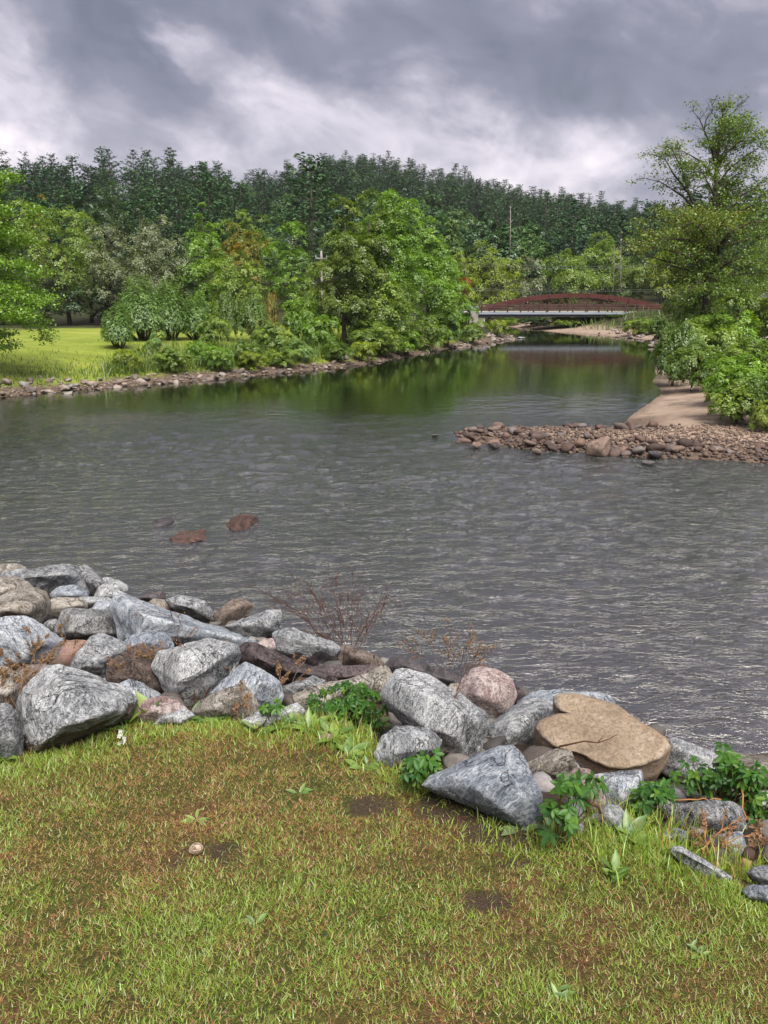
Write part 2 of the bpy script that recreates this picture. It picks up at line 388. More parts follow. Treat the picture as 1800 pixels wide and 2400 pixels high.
def grid_mesh(name, X, Y, Z, mats):
    nr, nc = X.shape
    V = np.stack([X, Y, Z], -1).reshape(-1, 3)
    i = np.arange(nr * nc).reshape(nr, nc)
    F = np.stack([i[:-1, :-1], i[:-1, 1:], i[1:, 1:], i[1:, :-1]], -1).reshape(-1, 4)
    return mesh_np(name, V, F, mats, smooth=True)
def vattr(me, name, val):
    a = me.attributes.new(name, 'FLOAT', 'POINT'); a.data.foreach_set('value', np.asarray(val, np.float32).ravel())

# --- near lawn and riprap slope
m, t = mat('lawn_soil')
co = N(t, 'ShaderNodeTexCoord').outputs['Object']
na = noisen(t, co, 2.2, 7, .65); nb = noisen(t, co, 30, 6, .7); nc = noisen(t, co, 160, 3, .6)
thatch = ramp(t, nb.outputs[0], [(.3, (.045, .028, .015)), (.5, (.14, .082, .038)), (.72, (.24, .16, .075))])  # dark ground tones stand in for shadow in the gaps between blades
green = ramp(t, nb.outputs[0], [(.3, (.035, .045, .013)), (.7, (.11, .14, .03))])
c1 = mixc(t, ramp(t, na.outputs[0], [(.42, (0, 0, 0)), (.6, (1, 1, 1))]), thatch, green)
dirt = ramp(t, nc.outputs[0], [(.25, (.025, .018, .014)), (.5, (.075, .052, .040)), (.75, (.17, .125, .095))])
c2 = mixc(t, attr(t, 'dirt').outputs['Fac'], c1, dirt)
nm = bump(t, mathn(t, 'ADD', nb.outputs[0], nc.outputs[0]), .02, 1)
out(t, bsdf(t, c2, .9, nm, .15).outputs[0]); M['lawn_soil'] = m
bare_px = [(482, 1988, .15), (1060, 1905, .22), (1180, 1955, .12), (1240, 2020, .10), (1120, 2120, .07), (870, 1885, .16)]
bare = [(lawn_pt(a, b), r) for a, b, r in bare_px]
def dirt_mask(x, y):
    k = np.zeros(np.shape(x))
    for p, r in bare:
        k = np.maximum(k, 1 - sstep(r * .45, r * 1.0, np.hypot(x - p.x, (y - p.y) * 1.3) + .30 * (vnoise(x * 9, y * 9, 31, 3) - .5)))
    return k
xs = np.concatenate([np.linspace(-60, -9, 26)[:-1], np.linspace(-9, -4, 50)[:-1], np.linspace(-4, 4.5, 150)[:-1], np.linspace(4.5, 10, 50)[:-1], np.linspace(10, 60, 26)])
ys = np.concatenate([np.linspace(-30, -2, 16)[:-1], np.linspace(-2, 1, 20)[:-1], np.linspace(1, 5.2, 90)[:-1], np.linspace(5.2, 13, 60)])
X, Y = np.meshgrid(xs, ys); Z = h_near(X, Y)
me = grid_mesh('lawn', X, Y, Z, [M['lawn_soil']])
ye = np.interp(X, EX, EY)
vattr(me, 'dirt', np.maximum(.85 * dirt_mask(X, Y), sstep(-.02, .25, Y - ye)))
tag(new_obj('lawn', me), kind='structure')

# --- far ground (one sheet out past the hill)
m, t = mat('far_ground')
co = N(t, 'ShaderNodeTexCoord').outputs['Object']
na = noisen(t, co, .35, 7, .65); nb = noisen(t, co, 5.0, 7, .7)
mp = N(t, 'ShaderNodeMapping'); mp.inputs['Scale'].default_value = (.5, 1.6, 1); link(t, co, mp.inputs[0])
nl = noisen(t, mp.outputs[0], .45, 7, .68)
fl = mathn(t, 'ADD', mathn(t, 'MULTIPLY', nl.outputs[0], .65), mathn(t, 'MULTIPLY', nb.outputs[0], .35))
grass = ramp(t, fl, [(.34, (.16, .14, .04)), (.43, (.15, .20, .03)), (.53, (.22, .27, .042)), (.66, (.31, .31, .08))])
wood = ramp(t, nb.outputs[0], [(.3, (.02, .024, .012)), (.7, (.05, .055, .025))])
sand = ramp(t, mathn(t, 'ADD', mathn(t, 'MULTIPLY', na.outputs[0], .5), mathn(t, 'MULTIPLY', nb.outputs[0], .5)), [(.3, (.16, .118, .092)), (.48, (.28, .215, .17)), (.7, (.38, .30, .24))])
dirtc = ramp(t, nb.outputs[0], [(.3, (.06, .043, .033)), (.7, (.17, .125, .095))])
rd = ramp(t, nb.outputs[0], [(.3, (.25, .235, .22)), (.7, (.36, .345, .32))])
c = mixc(t, attr(t, 'm_wood').outputs['Fac'], grass, wood)
c = mixc(t, attr(t, 'm_sand').outputs['Fac'], c, sand)
c = mixc(t, attr(t, 'm_dirt').outputs['Fac'], c, dirtc)
c = mixc(t, attr(t, 'm_road').outputs['Fac'], c, rd)
nm = bump(t, mathn(t, 'ADD', nb.outputs[0], na.outputs[0]), .06, .8)
out(t, bsdf(t, c, .9, nm, .15).outputs[0]); M['far_ground'] = m
az = np.concatenate([np.linspace(-1.5, -.62, 40)[:-1], np.linspace(-.62, .66, 330)[:-1], np.linspace(.66, 1.5, 40)])
rr = np.concatenate([np.linspace(17, 60, 160)[:-1], np.geomspace(60, 130, 90)[:-1], np.geomspace(130, 520, 70)[:-1], np.geomspace(520, 700, 6)])
A, RR = np.meshgrid(az, rr)
X = RR * np.sin(A); Y = RR * np.cos(A); Z = h_far(X, Y)
Z = np.maximum(Z, -.95)
me = grid_mesh('far_ground', X, Y, Z, [M['far_ground']])
D = sdf(X, Y).reshape(X.shape)
right = is_right(X, Y)
nn = vnoise(X * .5, Y * .5, 77, 3) - .5
vattr(me, 'm_wood', np.maximum(sstep(66, 72, RR + 3 * nn), (right & (D > 4.6)) * 1.0))
vattr(me, 'm_sand', np.where(right, 1 - sstep(4.4, 5.6, D + nn), 0))
spitm = right * sstep(26.3, 25.2, Y) * sstep(1.7, .6, D + .8 * nn)
vattr(me, 'm_dirt', np.where(right, np.maximum(spitm, np.maximum(.6 * (1 - sstep(.15, .55, D + .5 * nn)), .5 * sstep(.62, .75, vnoise(X * .9, Y * 2.2, 93, 3)))), 1 - sstep(.55, 1.3, D + 1.2 * nn)))
pr = at_z(1775, 806, 1.3)
vattr(me, 'm_road', (1 - sstep(1.2, 2.2, np.abs(X - pr.x - 2.0 - (Y - pr.y) * .33))) * (X > 14) * sstep(38, 44, Y) * (1 - sstep(90, 100, Y)))
tag(new_obj('far_ground', me), kind='structure')

# --- water
m, t = mat('river_water')
co = N(t, 'ShaderNodeTexCoord').outputs['Object']
s = N(t, 'ShaderNodeSeparateXYZ'); link(t, co, s.inputs[0])
mask_n = noisen(t, co, .16, 4, .55, .5)
# rippled run in the near reach, smooth pool upstream
yv = mathn(t, 'ADD', s.outputs[1], mathn(t, 'MULTIPLY', mathn(t, 'SUBTRACT', mask_n.outputs[0], .5), 7.0))
xr = mathn(t, 'MULTIPLY', s.outputs[0], .20)
rough_near = ramp(t, mathn(t, 'DIVIDE', yv, 60.0), [(.0, (1, 1, 1)), (.30, (.9, .9, .9)), (.38, (.6, .6, .6)), (.45, (.09, .09, .09)), (.55, (.03, .03, .03)), (1, (.012, .012, .012))])
fl = N(t, 'ShaderNodeMapping'); fl.inputs['Rotation'].default_value = (0, 0, R(-14)); fl.inputs['Scale'].default_value = (.55, 1.25, 1); link(t, co, fl.inputs[0])
wv_ = noisen(t, fl.outputs[0], 1.1, 5, .6, .3)
w1 = noisen(t, fl.outputs[0], 3.4, 5, .62, .9)
w2 = noisen(t, fl.outputs[0], 9.0, 4, .6, .7)
w3 = noisen(t, fl.outputs[0], .9, 3, .5, .3)
def ridge(o): return mathn(t, 'SUBTRACT', 1.0, mathn(t, 'MULTIPLY', mathn(t, 'ABSOLUTE', mathn(t, 'SUBTRACT', o, .5)), 2.0))
def crs(o, wd):
    q = mathn(t, 'DIVIDE', mathn(t, 'SUBTRACT', o, .5), wd); return mathn(t, 'DIVIDE', -1.0, mathn(t, 'ADD', mathn(t, 'MULTIPLY', q, q), 1.0))
hgt = mathn(t, 'ADD', mathn(t, 'MULTIPLY', crs(w1.outputs[0], .035), .7), mathn(t, 'MULTIPLY', crs(w2.outputs[0], .05), .28))
hgt = mathn(t, 'ADD', hgt, mathn(t, 'MULTIPLY', w3.outputs[0], .5))
hgt = mathn(t, 'MULTIPLY', hgt, rough_near)
nm = bump(t, hgt, .016, 1.0)
bed = noisen(t, co, 2.6, 6, .65)
shal = ramp(t, mathn(t, 'DIVIDE', s.outputs[1], 30.0), [(.15, (1, 1, 1)), (.45, (.35, .35, .35)), (1, (0, 0, 0))])
bcol = ramp(t, bed.outputs[0], [(.3, (.020, .019, .025)), (.7, (.052, .048, .058))])
deep = ramp(t, bed.outputs[0], [(.3, (.004, .008, .003)), (.7, (.009, .015, .005))])
col = mixc(t, shal, deep, bcol)
b = bsdf(t, col, .03, nm, .5); b.inputs['IOR'].default_value = 2.35
out(t, b.outputs[0]); M['water'] = m
# the surface itself carries the ripples: chop in the near run, dying out into the pool upstream
az = np.linspace(-.72, .72, 470); rr = np.geomspace(3.6, 62, 560)
A, RR = np.meshgrid(az, rr); X = RR * np.sin(A); Y = RR * np.cos(A)
def wavy(x, y, sc, seed, octs=2, rot=.6):
    c, s_ = math.cos(rot), math.sin(rot); u, v_ = x * c - y * s_, x * s_ + y * c
    u = u + .35 / sc * (vnoise(v_ * sc * .7, u * sc * .7, seed + 50, 2) - .5) * 2
    return vnoise(u * sc, v_ * sc, seed, octs)
ampn = vnoise(X * .13 + 3, Y * .16, 301, 3)
yy = Y + 9 * (ampn - .5) - .10 * X
amp = np.interp(yy, [0, 6, 17, 21, 24, 27, 31, 40, 70], [.38, .62, 1.0, .9, .50, .17, .06, .025, .015]) * (.05 + 1.8 * vnoise(X * .20 + Y * .1, Y * .14, 305, 3))
rid = lambda n: 1 - np.sqrt((2 * n - 1) ** 2 + .03)
def crease(x, y, sc, seed, rot, wd):
    n_ = wavy(x * .62, y * 1.25, sc, seed, 2, rot); return 1 / (1 + ((2 * n_ - 1) / wd) ** 2)
Zw = .030 * (wavy(X, Y, .9, 311, 1) - .5) + .030 * (wavy(X, Y, 2.3, 321, 1, 1.1) - .5) + .022 * (wavy(X, Y, 4.4, 331, 1, .2) - .5) - .024 * crease(X, Y, 2.1, 351, .25, .30) - .010 * crease(X, Y, 4.2, 361, -.2, .36)
Zw = 1.25 * Zw * amp * np.interp(RR, [55, 62], [1, 0])
Zw[0] = 0; Zw[-1] = 0
wme = grid_mesh('river_water', X, Y, Zw, [M['water']])
# flat continuation upstream and sideways, sharing the same object
ring = [(X[-1, i], Y[-1, i]) for i in range(0, 470, 13)] + [(X[-1, -1], Y[-1, -1])]
bm = bmesh.new(); bm.from_mesh(wme)
o_ = [bm.verts.new((x, y, 0)) for x, y in ring]; f_ = [bm.verts.new((x * 2.9, y * 2.6, 0)) for x, y in ring]
for i in range(len(ring) - 1): bm.faces.new((o_[i], o_[i + 1], f_[i + 1], f_[i]))
for j in (0, -1):
    col_ = [(X[k, j], Y[k, j]) for k in range(0, 560, 20)] + [(X[-1, j], Y[-1, j])]
    sg = -1 if j == 0 else 1
    p_ = [bm.verts.new((x, y, 0)) for x, y in col_]; q_ = [bm.verts.new((x + sg * 70, y * .5, 0)) for x, y in col_]
    for i in range(len(col_) - 1): bm.faces.new((p_[i], p_[i + 1], q_[i + 1], q_[i]) if sg < 0 else (p_[i + 1], p_[i], q_[i], q_[i + 1]))
bm.normal_update()
for f in bm.faces:
    f.smooth = True
    if f.normal.z < 0: f.normal_flip()
bm.to_mesh(wme); bm.free()
tag(new_obj('river_water', wme), kind='structure')
# ------------------------------------------------------------------ foliage
def unit(v): return v / np.maximum(np.linalg.norm(v, axis=-1, keepdims=True), 1e-9)
def leaf_quads(P, Nm, L, W, rg, droop=.3, fold=.18, D=None):
    n = len(P)
    if D is None:
        D = rg.normal(size=(n, 3)); D[:, 2] -= droop
    Nm = unit(Nm); D = unit(D - Nm * (D * Nm).sum(-1, keepdims=True)); B = np.cross(Nm, D)
    L = np.broadcast_to(np.asarray(L, float), (n,))[:, None]; W = np.broadcast_to(np.asarray(W, float), (n,))[:, None]
    a = P - D * L * .5; c = P + D * L * .5 - Nm * L * .12
    b = P + B * W * .5 + Nm * W * fold - D * L * .08; d = P - B * W * .5 + Nm * W * fold - D * L * .08
    V = np.stack([a, b, c, d], 1).reshape(-1, 3)
    return V, np.arange(n * 4).reshape(n, 4)
def sph(n, rg):
    v = rg.normal(size=(n, 3)); return unit(v)
def crown_arrays(rg, w_, h0, h1, nblob=22, nspray=14, nleaf=20, L=.24, W=.14, shape='round', blob=.34, yflat=1.0, spiky=0.0, droop=.3, low=-.45, sprayr=.42):
    """leaf positions for a broadleaf crown: boughs > sprays > leaves.  Crown sits between heights h0 and h1, width w_."""
    cz = (h0 + h1) / 2; rz = (h1 - h0) / 2; rx = w_ / 2
    k = np.arange(nblob) + .5
    ph = np.arccos(1 - 2 * k / nblob); th = math.pi * (1 + 5 ** .5) * k
    d = np.stack([np.cos(th) * np.sin(ph), np.sin(th) * np.sin(ph), np.cos(ph)], 1) + rg.normal(0, .14, (nblob, 3))
    rad = rg.uniform(.5, .84, nblob)[:, None]; rad[rg.random(nblob) < .2] *= .5
    zz = d[:, 2:3] * rad
    prof = np.ones_like(zz)
    if shape == 'tall': prof = np.where(zz > 0, 1 - .35 * zz, 1 + .25 * zz)
    if shape == 'vase': prof = 1 + .35 * zz
    if shape == 'cone': prof = np.clip(.8 - .65 * zz, .15, 1.3)
    if shape == 'dome': prof = np.where(zz > 0, 1.0, 1.08)
    C_ = np.concatenate([d[:, :2] * rad * rx * prof, zz * rz], 1); C_[:, 1] *= yflat; C_[:, 2] += cz
    br = rg.uniform(.7, 1.3, nblob) * blob * min(rx, rz * 1.1) * (1 - .25 * np.abs(zz[:, 0]))
    btint = rg.normal(.5, .11, nblob)
    ns = nblob * nspray; bi = np.repeat(np.arange(nblob), nspray)
    sd = sph(ns, rg); outw = unit(C_[bi] - np.array([0, 0, cz - .25 * rz]))
    sd = unit(sd + outw * .55 + np.array([0, 0, .25]))
    bad = sd[:, 2] < low; sd[bad, 2] *= -.3; sd = unit(sd)
    S = C_[bi] + sd * br[bi][:, None] * rg.uniform(.72, 1.15, ns)[:, None] * np.array([1.1, 1.1 * yflat, .95])
    srad = br[bi] * sprayr * rg.uniform(.6, 1.3, ns)
    n = ns * nleaf; si = np.repeat(np.arange(ns), nleaf)
    off = rg.normal(0, .5, (n, 3)); nrm = unit(sd[si] * .7 + np.array([0, 0, .55]))
    off -= nrm * (off * nrm).sum(-1, keepdims=True) * .62
    P = S[si] + off * srad[si][:, None]
    P[:, 2] -= np.maximum(0, (off ** 2).sum(-1)) * srad[si] * droop * .6
    if spiky:
        top = sd[si][:, 2] > .15; P[top, 2] += (rg.random(top.sum()) ** 3) * spiky
    Nm = unit(nrm + rg.normal(0, .22, (n, 3)))
    ztop = np.percentile(P[:, 2], 99.3); P[:, 2] = h0 + (P[:, 2] - h0) * (h1 - h0) / max(ztop - h0, .1)
    xr_ = np.percentile(np.hypot(P[:, 0], P[:, 1] / max(yflat, .1)), 97); P[:, :2] *= rx / xr_; C_[:, :2] *= rx / xr_
    tint = np.clip(btint[bi][si] + rg.normal(0, .05, ns)[si] + rg.normal(0, .06, n), 0, 1)
    sz = rg.uniform(.7, 1.25, n)
    return P, Nm, L * sz, W * sz, tint, C_, br
def crown_mesh(name, rg, mat_, **kw):
    droop = kw.get('droop', .3)
    P, Nm, L, W, tint, C_, br = crown_arrays(rg, **kw)
    V, F = leaf_quads(P, Nm, L, W, rg, droop)
    return mesh_np(name, V, F, [mat_], tint), C_, br
def trunk_mb(rg, h, r, C_, br, h0, stems=1, lean=0.0, limbs=9):
    mb = MB()
    for s_ in range(stems):
        a = rg.uniform(0, 6.28); sp = 0 if stems == 1 else rg.uniform(.12, .3) * h0
        top = Vector((lean * h + math.cos(a) * sp * 2.2, math.sin(a) * sp * 2.2, h))
        base = Vector((math.cos(a) * sp * .25, math.sin(a) * sp * .25, -.15))
        pts = [base.lerp(top, k / 5) + Vector((rg.normal(0, .012 * h), rg.normal(0, .012 * h), 0)) * (k > 0) for k in range(6)]
        rr_ = r if stems == 1 else r * .55
        mb.tube(pts, [rr_ * (1.25 if k == 0 else 1) * (1 - .82 * k / 5) for k in range(6)], 7)
    order = rg.permutation(len(C_))[:limbs]
    for i in order:
        c = Vector(C_[i]); z0 = max(h0 * .6, min(c.z - .15 * h, h * .8)) * rg.uniform(.75, 1)
        a = Vector((lean * z0, 0, z0)); mid = a.lerp(c, .55) + Vector((0, 0, -.06 * h * rg.random()))
        rr_ = r * (.45 - .25 * z0 / h)
        mb.tube([a, mid, c], [rr_, rr_ * .6, rr_ * .2], 5)
        for _ in range(2):
            e = c + Vector(rg.normal(0, 1, 3)) * br[i] * .8; mb.tube([mid.lerp(c, rg.uniform(.2, .8)), e], [rr_ * .3, rr_ * .08], 4)
    return mb
M['bark'] = plain('bark', (.085, .07, .058), .9, .4, 6, .1, 0, .03)
M['pale_bark'] = plain('pale_bark', (.30, .28, .25), .85, .3, 4, .1, 0, .02)
M['twig'] = plain('twig', (.12, .065, .045), .8, .35, 20, .15)
# leaf palettes: dark -> light over the leaf tint
G = lambda *s: s
M['leaf_green'] = leaf_mat('leaf_green', G((0.070, 0.119, 0.020), (0.150, 0.245, 0.031), (0.250, 0.362, 0.042), (0.419, 0.517, 0.061)))
M['leaf_bright'] = leaf_mat('leaf_bright', G((0.069, 0.138, 0.016), (0.145, 0.276, 0.022), (0.208, 0.372, 0.029), (0.328, 0.480, 0.046)))
M['leaf_dark'] = leaf_mat('leaf_dark', G((0.022, 0.048, 0.016), (0.041, 0.086, 0.022), (0.066, 0.120, 0.029), (0.108, 0.162, 0.038)))
M['leaf_yellow'] = leaf_mat('leaf_yellow', G((0.09, 0.15, 0.013), (0.2, 0.28, 0.018), (0.31, 0.4, 0.024), (0.44, 0.5, 0.04)))
M['leaf_olive'] = leaf_mat('leaf_olive', G((0.047, 0.088, 0.017), (0.113, 0.184, 0.025), (0.199, 0.279, 0.036), (0.332, 0.338, 0.056)))
M['leaf_silver'] = leaf_mat('leaf_silver', G((0.062, 0.120, 0.028), (0.124, 0.226, 0.046), (0.224, 0.365, 0.086), (0.385, 0.539, 0.172)), .25)
M['leaf_grey'] = leaf_mat('leaf_grey', G((0.086, 0.102, 0.052), (0.155, 0.184, 0.091), (0.241, 0.282, 0.149), (0.367, 0.440, 0.252)), .2)
M['leaf_autumn'] = leaf_mat('leaf_autumn', G((0.069, 0.117, 0.020), (0.166, 0.207, 0.028), (0.331, 0.262, 0.034), (0.497, 0.276, 0.048)))
M['leaf_orange'] = leaf_mat('leaf_orange', G((.12, .10, .02), (.30, .13, .02), (.45, .15, .03), (.5, .22, .06)))
M['leaf_mix'] = leaf_mat('leaf_mix', G((0.050, 0.094, 0.015), (0.099, 0.182, 0.022), (0.160, 0.259, 0.029), (0.352, 0.297, 0.050)), objvar=.25)
M['leaf_hill'] = leaf_mat('leaf_hill', G((0.031, 0.074, 0.023), (0.048, 0.117, 0.031), (0.076, 0.163, 0.038), (0.137, 0.221, 0.046)), .25, objvar=.9)
M['needle'] = leaf_mat('needle', G((0.017, 0.053, 0.022), (0.030, 0.085, 0.032), (0.051, 0.123, 0.041), (0.093, 0.171, 0.054)), .12, objvar=.6)

def plant_tree(name, label, px, ytop, ybase, Y, wpx, matk, group=None, seed=1, h0=.12, trunk_r=None, stems=1, lean=0.0, cat='tree', trunk_mat='bark', zbase=None, limbs=9, **kw):
    """a broadleaf tree whose trunk stands at world depth Y under photo column px"""
    rg = np.random.default_rng(seed)
    x = at_y(px, ybase, Y).x
    zb = hf(x, Y) if zbase is None else zbase
    ht = at_y(px, ytop, Y).z - zb; wd = wpx / FPX * Y * 1.02
    root = empty(name, (x, Y, zb - .05)); tag(root, label, cat, group)
    kw.setdefault('L', .0034 * Y ** .86 if Y > 0 else .2); kw.setdefault('W', kw['L'] * .72)
    me, C_, br = crown_mesh('crown', rg, M[matk], w_=wd, h0=ht * h0, h1=ht * 1.0, **kw)
    new_obj('crown', me, root)
    r = trunk_r or (.016 * ht + .03)
    trunk_mb(rg, ht * .86, r, C_, br, ht * h0, stems, lean, limbs).build('trunk', M[trunk_mat], root, True)
    return root

# --- wood edge behind the left lawn and beside the bridge (photo column, top row, base row, depth, width)
T = plant_tree
dense = dict(nblob=34, nspray=15, nleaf=25, blob=.30, sprayr=.36)
WG = 'trees along the wood edge'
T('broadleaf_tree', 'tall green tree at the left end of the wood edge, behind the drooping maple branches', 45, 452, 765, 74, 150, 'leaf_green', WG, 11, h0=.04, **dense)
T('broadleaf_tree', 'yellow-green tree with a paler upper crown in the left half of the wood edge', 165, 478, 765, 72, 190, 'leaf_green', WG, 12, h0=.03, **dense)
T('broadleaf_tree', 'mid green rounded tree between the yellow-green tree and the grey-leaved willow', 215, 520, 765, 76, 150, 'leaf_green', WG, 13, h0=.03, **dense)
T('maple_tree', 'yellowing narrow maple top rising behind the left wood edge', 115, 455, 765, 90, 60, 'leaf_autumn', WG, 14, h0=.3, nblob=18, nspray=12, nleaf=16)
T('maple_tree', 'large dark green dome-shaped maple standing above the wood edge', 268, 432, 750, 100, 125, 'leaf_dark', WG, 15, h0=.1, shape='dome', nblob=40, nspray=16, nleaf=20, blob=.27)
T('maple_tree', 'smaller dark green maple joined to the right of the large dark dome-shaped maple', 348, 478, 750, 101, 90, 'leaf_dark', WG, 16, h0=.1, shape='dome', nblob=30, nspray=14, nleaf=18, blob=.3)
T('willow_tree', 'grey-brown silvery willow, the left one of two, behind the lawn', 268, 530, 765, 70, 130, 'leaf_grey', WG, 17, h0=.05, nblob=36, nspray=16, nleaf=24, blob=.3, W=.09)
T('willow_tree', 'broad grey-brown silvery willow with rounded top behind the tallest lawn bushes', 372, 508, 765, 69, 180, 'leaf_grey', WG, 18, h0=.05, nblob=46, nspray=16, nleaf=26, blob=.27, W=.09, shape='dome')
T('broadleaf_tree', 'green tree just right of the broad grey willow', 480, 548, 765, 70, 140, 'leaf_bright', WG, 19, h0=.02, **dense)
T('broadleaf_tree', 'pale green rounded tree standing higher behind the wood edge', 490, 476, 750, 98, 100, 'leaf_bright', WG, 20, h0=.15, shape='dome', nblob=30, nspray=14, nleaf=18)
T('broadleaf_tree', 'green round-topped tree behind the autumn-tinted tree', 590, 490, 750, 102, 120, 'leaf_green', WG, 21, h0=.15, shape='dome', nblob=30, nspray=14, nleaf=18)
T('broadleaf_tree', 'tree with a yellow and orange tinted top in the middle of the wood edge', 578, 526, 765, 72, 115, 'leaf_autumn', WG, 22, h0=.3, **dense)
T('broadleaf_tree', 'dark green low tree beneath the autumn-tinted tree', 560, 590, 770, 68, 150, 'leaf_green', WG, 23, h0=.02, **dense)
T('broadleaf_tree', 'bright green upright tree left of the utility pole', 685, 520, 770, 68, 118, 'leaf_bright', WG, 24, h0=.05, shape='tall', **dense)
T('broadleaf_tree', 'green low tree at the foot of the utility pole', 722, 640, 775, 66, 90, 'leaf_green', WG, 25, h0=.02, nblob=24, nspray=13, nleaf=18)
T('broadleaf_tree', 'dark undergrowth tree beneath the left wood edge at the back of the lawn', 110, 640, 768, 71, 170, 'leaf_dark', WG, 26, h0=0, **dense)
T('broadleaf_tree', 'dark undergrowth tree behind the small lone bush on the lawn', 250, 645, 768, 72, 170, 'leaf_dark', WG, 27, h0=0, **dense)
T('broadleaf_tree', 'dark undergrowth tree behind the group of lawn bushes', 420, 650, 768, 71, 190, 'leaf_dark', WG, 28, h0=0, **dense)
T('broadleaf_tree', 'dark undergrowth tree at the far left edge of the lawn', 10, 630, 768, 72, 170, 'leaf_dark', WG, 29, h0=0, **dense)
T('broadleaf_tree', 'dark green trees filling the gap behind the utility pole', 700, 520, 760, 96, 150, 'leaf_dark', WG, 30, h0=.02, **dense)
# --- big riverbank clump left of the bridge
BG = 'big riverbank trees left of the bridge'
T('riverbank_tree', 'brownish dark green tree forming the left side of the big riverbank clump', 812, 466, 800, 50, 150, 'leaf_olive', BG, 31, h0=.04, shape='tall', nblob=50, nspray=16, nleaf=32, L=.118, W=.085, blob=.33)
T('riverbank_tree', 'dark olive narrow tree top in the middle of the big riverbank clump', 866, 450, 800, 52, 115, 'leaf_olive', BG, 32, h0=.04, shape='tall', nblob=44, nspray=16, nleaf=29, L=.118, W=.085, blob=.36)
T('riverbank_tree', 'tallest bright green tree of the big riverbank clump', 925, 452, 805, 54, 165, 'leaf_bright', BG, 33, h0=.03, shape='tall', nblob=60, nspray=17, nleaf=32, L=.118, W=.085, blob=.3, trunk_mat='pale_bark')
T('riverbank_tree', 'bright green tree sloping down on the right side of the big riverbank clump', 1003, 515, 812, 60, 150, 'leaf_bright', BG, 34, h0=.04, shape='cone', nblob=54, nspray=16, nleaf=32, L=.118, W=.085, blob=.3)
T('riverbank_tree', 'green leaning tree over the water beside the bridge abutment', 1055, 610, 812, 65, 105, 'leaf_bright', BG, 35, h0=.0, shape='cone', nblob=40, nspray=15, nleaf=29, L=.118, W=.085, blob=.33)
T('riverbank_tree', 'dark green low tree beneath the big riverbank clump', 880, 645, 812, 52, 190, 'leaf_green', BG, 36, h0=0, nblob=44, nspray=15, nleaf=29, L=.118, W=.085)
# --- behind the bridge
RG = 'trees behind the bridge'
T('broadleaf_tree', 'yellow-green tree with bare lower branches behind the left end of the bridge', 1150, 572, 730, 104, 150, 'leaf_yellow', RG, 41, h0=.12, shape='dome', nblob=36, nspray=14, nleaf=18)
T('broadleaf_tree', 'yellow-green smaller tree between the riverbank clump and the yellow-green bridge tree', 1085, 592, 735, 100, 70, 'leaf_yellow', RG, 42, h0=.1, nblob=24, nspray=13, nleaf=18)
T('broadleaf_tree', 'brownish half-bare tree right of the yellow-green bridge tree', 1232, 600, 735, 106, 80, 'leaf_grey', RG, 43, h0=.05, shape='tall', nblob=28, nspray=13, nleaf=14)
T('broadleaf_tree', 'broad green tree behind the middle of the arch bridge', 1330, 588, 735, 108, 130, 'leaf_green', RG, 44, h0=.03, nblob=38, nspray=15, nleaf=20)
T('broadleaf_tree', 'tall green tree with pale dead branches behind the right half of the arch', 1400, 548, 735, 112, 120, 'leaf_green', RG, 45, h0=.03, shape='tall', nblob=38, nspray=15, nleaf=20)
T('broadleaf_tree', 'brown-green tree behind the right end of the bridge', 1480, 600, 735, 106, 100, 'leaf_olive', RG, 46, h0=.03, nblob=30, nspray=14, nleaf=18)
T('broadleaf_tree', 'dark green tree low behind the bridge railing', 1280, 660, 740, 112, 120, 'leaf_dark', RG, 47, h0=0, nblob=30, nspray=14, nleaf=18)
T('broadleaf_tree', 'dark green tree behind the right-hand railing posts of the bridge', 1430, 665, 740, 114, 120, 'leaf_dark', RG, 48, h0=0, nblob=30, nspray=14, nleaf=18)
# --- right side
T('broadleaf_tree', 'yellow-green tree left of the tall half-bare maple and right of the arch', 1545, 590, 735, 104, 120, 'leaf_yellow', 'trees on the right bank', 51, h0=.05, nblob=34, nspray=14, nleaf=20)
T('broadleaf_tree', 'green tree behind the trunk of the tall half-bare maple', 1672, 600, 745, 66, 150, 'leaf_green', 'trees on the right bank', 52, h0=.02, nblob=40, nspray=15, nleaf=20)
T('broadleaf_tree', 'yellow maple at the right edge of the photo above the car', 1820, 640, 775, 47, 95, 'leaf_yellow', 'trees on the right bank', 53, h0=.22, nblob=34, nspray=15, nleaf=22)
T('broadleaf_tree', 'green tree at the right edge behind the white house', 1790, 560, 745, 84, 160, 'leaf_green', 'trees on the right bank', 54, h0=.05, nblob=36, nspray=15, nleaf=20)

